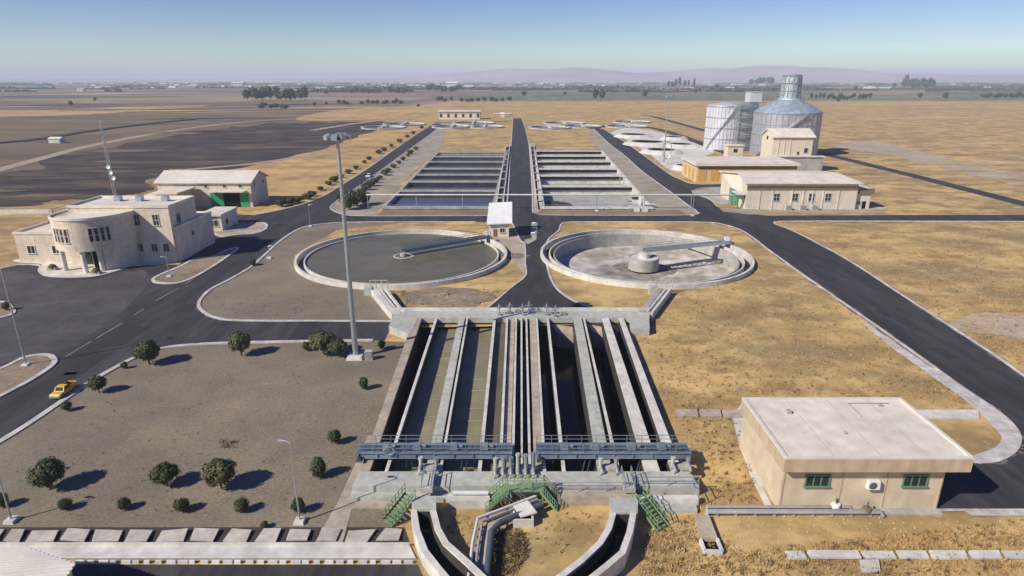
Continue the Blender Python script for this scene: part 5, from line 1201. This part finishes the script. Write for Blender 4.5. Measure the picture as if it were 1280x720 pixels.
# distant trees
protoF = [mk_tree('distant_tree', 'x', 'tree', 'distant trees on the plain', 6., 6., 1.5, 420, 1.2, 61 + k, 'leafd') for k in range(3)]
protoP = [mk_tree('distant_poplar', 'x', 'tree', 'distant poplars on the plain', 2.4, 9., 1.5, 380, .9, 71 + k, 'leafd') for k in range(2)]
def ftree(x, by, wpx, hpx, label, pop=False):
    p = P(x, by); k = PPM(by); pr = random.choice(protoP if pop else protoF); br, bh = (2.4, 17.5) if pop else (6., 12.)
    sx = wpx / 2 / k / br; sz = hpx / (k * CT) / bh
    if pr not in used: used.add(pr); pr.location = p; pr.scale = (sx, sx, sz); pr['label'] = label; return
    copy_tree(pr, p, random.uniform(0, 6), (sx, sx, sz), label)
def clump(x0, x1, y, n, w, h, label, pop=False, dy=1.):
    for i in range(n): ftree(x0 + (x1 - x0) * (i + .5) / n + random.uniform(-2, 2), y + random.uniform(-dy, dy), w * random.uniform(.8, 1.25), h * random.uniform(.75, 1.2), label, pop)
clump(306, 384, 125.5, 13, 13, 14, 'dark tree in the dense grove beyond the burnt field', dy=1.2)
clump(322, 362, 135.5, 6, 9, 6, 'low dark bush in front of the dense grove')
for x, y, w, h, l in ((393, 133, 6, 5, 'lone dark bush right of the grove'), (408, 131.5, 5, 4, 'tiny bush farther right of the grove'), (408, 118, 8, 6, 'lone tree behind the right end of the grove'), (89, 133, 6, 7, 'lone dark tree on the pale field at the far left'), (119, 126.5, 5, 5, 'small tree on the far left plain'), (523, 134, 6, 4, 'little tree on the golden field left of centre')): ftree(x, y, w, h, l)
clump(420, 438, 131, 3, 7, 5, 'dark bush at the left of the low hedge line'); clump(450, 506, 130, 9, 7, 5, 'small bush in the low hedge line left of centre')
clump(436, 475, 116.5, 7, 8, 6, 'distant tree in the long thin grove left of centre'); clump(486, 508, 117, 4, 9, 8, 'dark tree at the dense right end of the thin grove')
clump(533, 578, 114, 8, 8, 7, 'distant tree of the village left of centre', dy=1.5)
clump(545, 565, 126.5, 4, 7, 5, 'dark bush left on the pale field track'); clump(572, 640, 127, 9, 8, 5.5, 'dark bush in the row on the pale field track')
ftree(744, 125.6, 10, 14, 'dark square-crowned tree on the green field, left half'); ftree(752, 125.6, 10, 13, 'dark square-crowned tree on the green field, right half')
for x, y, w, h, l in ((706, 119, 6, 4, 'small tree on the green strip right of centre'), (806, 121.5, 10, 8, 'loose tree beyond the green strip'), (738, 110, 7, 5, 'distant tree above the green strip'), (772, 110, 5, 4, 'small distant tree right above the green strip'), (869, 117, 6, 5, 'small tree by the field path right of the poplars'), (896, 110, 7, 5, 'distant tree left of the silos'), (1047, 127.5, 8, 7, 'dark bush on the pale track right of the silos'), (1069, 113.5, 6, 6, 'small dark tree on the field edge'), (1117, 111, 6, 7, 'tree left of the dark right grove'), (1149, 123, 7, 7, 'lone bush on the green field edge'), (1181, 124, 8, 9, 'lone dark tree left of the right hedge'), (655, 121, 8, 7, 'orange-tinged bush on the golden field edge')): ftree(x, y, w, h, l)
clump(834, 868, 109.5, 7, 4, 11, 'tall poplar in the row right of centre', True)
clump(1126, 1168, 109.5, 11, 9, 12, 'dark tree in the grove at the right horizon'); clump(1012, 1090, 124, 16, 6, 6, 'small tree in the orchard right of the silos', dy=1.5)
clump(1226, 1300, 122.5, 16, 7, 6, 'bush in the dark hedge at the far right', dy=.6); clump(938, 966, 106, 6, 9, 8, 'distant tree behind the cupola silo')
# far tree lines and hamlets nobody could count
mb = MB(); rnd = random.Random(5); hb = MB()
for _ in range(230):
    y = YH + 3.2 + rnd.random() ** 1.4 * 15; x = rnd.uniform(-60, 1340); p = P(x, y); L_ = rnd.uniform(40, 420) * (1 if rnd.random() < .75 else .2); hgt = rnd.uniform(3, 8); n = int(L_ / 9) + 2; sl_ = rnd.uniform(-.18, .18)
    for i in range(n):
        cx = p.x + L_ * (i / n - .5) + rnd.uniform(-4, 4); cy = p.y + L_ * (i / n - .5) * sl_; h = hgt * rnd.uniform(.5, 1.2); w = rnd.uniform(4, 8)
        for _k in range(3):
            a = rnd.uniform(0, 3.14); u = Vector((math.cos(a) * w, math.sin(a) * w, 0)); q = Vector((cx + rnd.uniform(-3, 3), cy + rnd.uniform(-3, 3), 0))
            mb.add([q - u, q + u * 1.0, q + u * .6 + Vector((0, 0, h * .8)), q + Vector((rnd.uniform(-1, 1), 0, h * 1.1)), q - u * .7 + Vector((0, 0, h * .7))], [(0, 1, 2, 3, 4)])
tag(mb.build('distant_tree_lines', 'leafd'), 'thin dark lines of trees scattered over the far plain', 'tree line', kind='stuff')
for _ in range(240):
    if rnd.random() < .6: x = rnd.gauss(620, 260); y = YH + rnd.uniform(3.5, 10)
    else: x = rnd.uniform(-60, 1340); y = YH + rnd.uniform(4, 14)
    p = P(x, y); w, d, h = rnd.uniform(6, 22), rnd.uniform(6, 14), rnd.uniform(3, 7); hb.box(p.x - w, p.x + w, p.y - d, p.y + d, 0, h, .3, 3 if rnd.random() < .5 else .1)
tag(hb.build('distant_houses', 'concw'), 'tiny pale houses scattered along the far plain', 'houses', kind='stuff')
for x, y, w, h, l in ((205, 102.5, 8, 3, 'bright white shed on the left horizon'), (296, 107, 14, 4, 'low pale roofed barn beyond the grove'), (565, 109.5, 14, 7, 'pale barn among the village trees left of centre'), (100, 114, 8, 3, 'pale barn on the far left plain'), (68, 179, 14, 7, 'small pale hut beside the dark ditch at left'), (628, 147, 5, 6, 'small grey hut at the end of the central road'), (628, 144, 20, 2, 'low grey shed at the far end of the plant')):
    p = P(x, y); k = PPM(y); W = w / k; hh = h / (k * CT); b_ = thing('far_hut', l, 'hut', p); MB().box(p.x - W / 2, p.x + W / 2, p.y, p.y + W * .8, 0, hh * .7).build('wall', 'concw', b_)
    MB().add([(p.x - W * .55, p.y - W * .05, hh * .7), (p.x + W * .55, p.y - W * .05, hh * .7), (p.x + W * .55, p.y + W * .85, hh * .7), (p.x - W * .55, p.y + W * .85, hh * .7), (p.x - W * .55, p.y + W * .4, hh), (p.x + W * .55, p.y + W * .4, hh)],
             [(0, 1, 5, 4), (2, 3, 4, 5), (1, 2, 5), (3, 0, 4), (3, 2, 1, 0)]).build('roof', 'roofw', b_)

# ------------------------------------------------------------------ dry grass tufts and stones
def tufts(n, region, hmin, hmax, m, name, label, seed):
    rnd = random.Random(seed); mb = MB(); k = 0
    while k < n:
        x, y = region(rnd)
        if x is None: continue
        k += 1; p = P(x, y)
        for _ in range(5):
            a = rnd.uniform(0, 6.28); w = rnd.uniform(.03, .08); h = rnd.uniform(hmin, hmax); u = Vector((math.cos(a) * w, math.sin(a) * w, 0)); q = p + Vector((rnd.uniform(-.2, .2), rnd.uniform(-.2, .2), 0)); lean = Vector((rnd.uniform(-.2, .2), rnd.uniform(-.2, .2), h))
            mb.add([q - u, q + u, q + lean], [(0, 1, 2)])
    tag(mb.build(name, m), label, 'grass', kind='stuff')
def inpoly(x, y, poly):
    c = False; j = len(poly) - 1
    for i in range(len(poly)):
        xi, yi = poly[i]; xj, yj = poly[j]
        if (yi > y) != (yj > y) and x < (xj - xi) * (y - yi) / (yj - yi) + xi: c = not c
        j = i
    return c
fieldA = [(800, 420), (770, 385), (905, 350), (950, 320), (1080, 402), (1170, 470), (1225, 520), (1140, 500), (925, 495), (915, 530), (870, 560), (840, 520)]
fieldB = [(990, 285), (1280, 285), (1280, 460), (1180, 398), (1060, 320)]
fieldC = [(800, 670), (860, 645), (930, 690), (1280, 650), (1280, 720), (800, 720)]
fieldD = [(880, 530), (925, 530), (950, 636), (885, 636)]
def reg(polys, wts):
    def f(r):
        p = r.choices(polys, wts)[0]; xs = [q[0] for q in p]; ys = [q[1] for q in p]; x, y = r.uniform(min(xs), max(xs)), r.uniform(min(ys), max(ys))
        return (x, y) if inpoly(x, y, p) else (None, None)
    return f
tufts(7000, reg([fieldA, fieldB, fieldC, fieldD, [(540, 640), (590, 640), (585, 690), (560, 670)], [(690, 640), (760, 642), (745, 670), (650, 720), (620, 720), (640, 665)]], [5, 4, 1.6, .12, .04, .08]), .1, .3, 'straw', 'dry_grass', 'dry straw-coloured grass over the fields at right', 3)
tufts(700, reg([fieldA, fieldB, fieldC, fieldD, [(500, 365), (640, 360), (600, 384), (510, 384)]], [3, 4, 3, 1, 1]), .2, .5, 'weed', 'dry_weeds', 'darker brown weeds scattered in the dry grass', 4)
gp = [(20, 560), (120, 490), (260, 445), (440, 445), (480, 480), (430, 640), (20, 650)]
tufts(420, reg([gp, [(275, 550), (297, 551), (294, 560), (277, 560)], [(265, 372), (440, 366), (470, 395), (290, 396)]], [1, .25, .4]), .08, .22, 'weed', 'sparse_weeds', 'sparse low weeds on the bare garden soil', 8)
tufts(500, reg([[(612, 662), (655, 662), (662, 690), (640, 720), (600, 720)]], [1]), .1, .4, 'weed', 'dark_weeds', 'dark weeds and rubble between the bent pipes and the right channel', 6)
roadR = e7[-70:] + [(1165, 579), (1165, 650), (1500, 650)] + e8[:40]
rnd = random.Random(9); st = MB()
for _ in range(3200):
    q = rnd.choice([(rnd.uniform(20, 470), rnd.uniform(450, 655)), (rnd.uniform(800, 1280), rnd.uniform(400, 720))])
    p = P(*q); s_ = rnd.uniform(.03, .14)
    if 925 < q[0] < 1225 and 495 < q[1] < 640 or inpoly(q[0], q[1], roadR) or (q[0] < 475 and not inpoly(q[0], q[1], gp)): continue
    st.add([p + Vector((s_ * math.cos(a), s_ * math.sin(a), 0)) for a in (0, 1.5, 3, 4.6)] + [p + Vector((0, 0, s_ * .9))], [(0, 1, 4), (1, 2, 4), (2, 3, 4), (3, 0, 4)])
tag(st.build('stones', 'conct'), 'small stones strewn over the bare soil', 'stones', kind='stuff')
# earth mound rubble before the kiosk and between the canals
for i, (x, y, w, lab) in enumerate(((560, 371, 6, 'dark earth heap in the plot before the full clarifier'), (640, 320, 3, 'rubble heap right of the full clarifier rim'))):
    p = P(x, y); rr = random.Random(i); mb = MB(); n = 22; rings = 6; vs = []
    for j in range(rings + 1):
        for k in range(n):
            a = 2 * math.pi * k / n; r_ = w * (1 - j / rings) * rr.uniform(.8, 1.15); vs.append((p.x + 1.5 * r_ * math.cos(a), p.y + r_ * math.sin(a), max(0.01, .16 * w ** .6 * (j / rings) ** .7 * rr.uniform(.6, 1.3)) if j else -.02))
    fs = [(j * n + k, j * n + (k + 1) % n, (j + 1) * n + (k + 1) % n, (j + 1) * n + k) for j in range(rings) for k in range(n)]
    mb.add(vs, fs, False); tag(mb.build('earth_heap', 'island' if i != 2 else 'gravel'), lab, 'heap')

# ------------------------------------------------------------------ distant hills
def hills(name, Y, prof, depth, seed):
    rnd = random.Random(seed); mb = MB(); n = 160; rows = 10; vs = []
    ph = [rnd.uniform(0, 6.28) for _ in range(12)]
    def hp_(px):
        for (a, ha), (b, hb_) in zip(prof, prof[1:]):
            if a <= px <= b: k = (px - a) / (b - a); k = k * k * (3 - 2 * k); return ha + (hb_ - ha) * k
        return 0
    for j in range(rows + 1):
        f = j / rows
        for i in range(n + 1):
            px = -200 + 1680 * i / n; x = (px - 640) / F * Y * 1.02
            r_ = .85 * hp_(px) * Y / F; rough = sum(math.sin(px * .013 * (k + 1) * 1.7 + ph[k] + f * 3 * (k % 3)) / (k + 1) for k in range(8)) * .10
            vs.append((x, Y - depth + 2 * depth * f, -2 + max(0, r_ * (1 + rough)) * math.sin(math.pi * f) ** 1.4))
    fs = [(j * (n + 1) + i, j * (n + 1) + i + 1, (j + 1) * (n + 1) + i + 1, (j + 1) * (n + 1) + i) for j in range(rows) for i in range(n)]
    mb.add(vs, fs, True); struct(name, mb, mat(name + '_soil', (.42, .36, .36), .95, .2, .002, .15, .0006))
hills('hills', 7000, [(-200, 2.5), (100, 3), (330, 3), (480, 5), (560, 11), (640, 16), (720, 17), (800, 14), (880, 17), (950, 20), (1010, 17), (1080, 12), (1160, 9), (1280, 5), (1500, 3)], 1400, 2)

# ------------------------------------------------------------------ air, light, camera
hm_ = bpy.data.materials.new('haze'); hm_.use_nodes = True; nt = hm_.node_tree; nt.nodes.clear()
o = nt.nodes.new('ShaderNodeOutputMaterial'); v = nt.nodes.new('ShaderNodeVolumePrincipled')
v.inputs['Color'].default_value = (.76, .86, 1.0, 1); v.inputs['Density'].default_value = 1.45e-4; v.inputs['Anisotropy'].default_value = 0.
nt.links.new(v.outputs['Volume'], o.inputs['Volume'])
hz_ = MB().box(-24500, 24500, -1000, 25500, -7, 178).build('haze', hm_); tag(hz_, kind='stuff')
hz_['label'] = 'thin summer haze over the plain'; hz_['category'] = 'haze'

w = bpy.data.worlds.new('World'); S.world = w; w.use_nodes = True; nt = w.node_tree
sky = nt.nodes.new('ShaderNodeTexSky'); sky.sky_type = 'NISHITA'; sky.sun_disc = False
EL, AZ = R(37), R(32)
sx, sy = -math.cos(AZ), -math.sin(AZ)                 # towards the sun
sky.sun_elevation = EL; sky.sun_rotation = math.atan2(sx, sy) % (2 * math.pi); sky.air_density = 1.0; sky.dust_density = .2; sky.ozone_density = 2.5; sky.altitude = 1300
hs = nt.nodes.new('ShaderNodeHueSaturation'); hs.inputs['Hue'].default_value = .527; hs.inputs['Saturation'].default_value = 1.35
nt.links.new(sky.outputs['Color'], hs.inputs['Color']); nt.links.new(hs.outputs['Color'], nt.nodes['Background'].inputs['Color']); nt.nodes['Background'].inputs['Strength'].default_value = .092
ld = bpy.data.lights.new('sun', 'SUN'); ld.energy = 5.0; ld.angle = R(.55); ld.color = (1, .93, .81)
lo = bpy.data.objects.new('sun', ld); COL.objects.link(lo); lo.location = (0, 0, 200)
lo.rotation_euler = Vector((-sx * math.cos(EL), -sy * math.cos(EL), -math.sin(EL))).to_track_quat('-Z', 'Y').to_euler()
cd = bpy.data.cameras.new('camera'); cd.sensor_width = 36; cd.lens = 36 * F / 1280; cd.clip_start = .5; cd.clip_end = 60000
co = bpy.data.objects.new('camera', cd); COL.objects.link(co); co.location = (0, 0, H); co.rotation_euler = (math.pi / 2 - TH, 0, 0); S.camera = co
S.view_settings.view_transform = 'Standard'; S.view_settings.look = 'None'; S.view_settings.exposure = .12; S.view_settings.gamma = 1.
S.cycles.use_denoising = True; S.cycles.max_bounces = 6; S.cycles.volume_bounces = 1; S.cycles.diffuse_bounces = 3
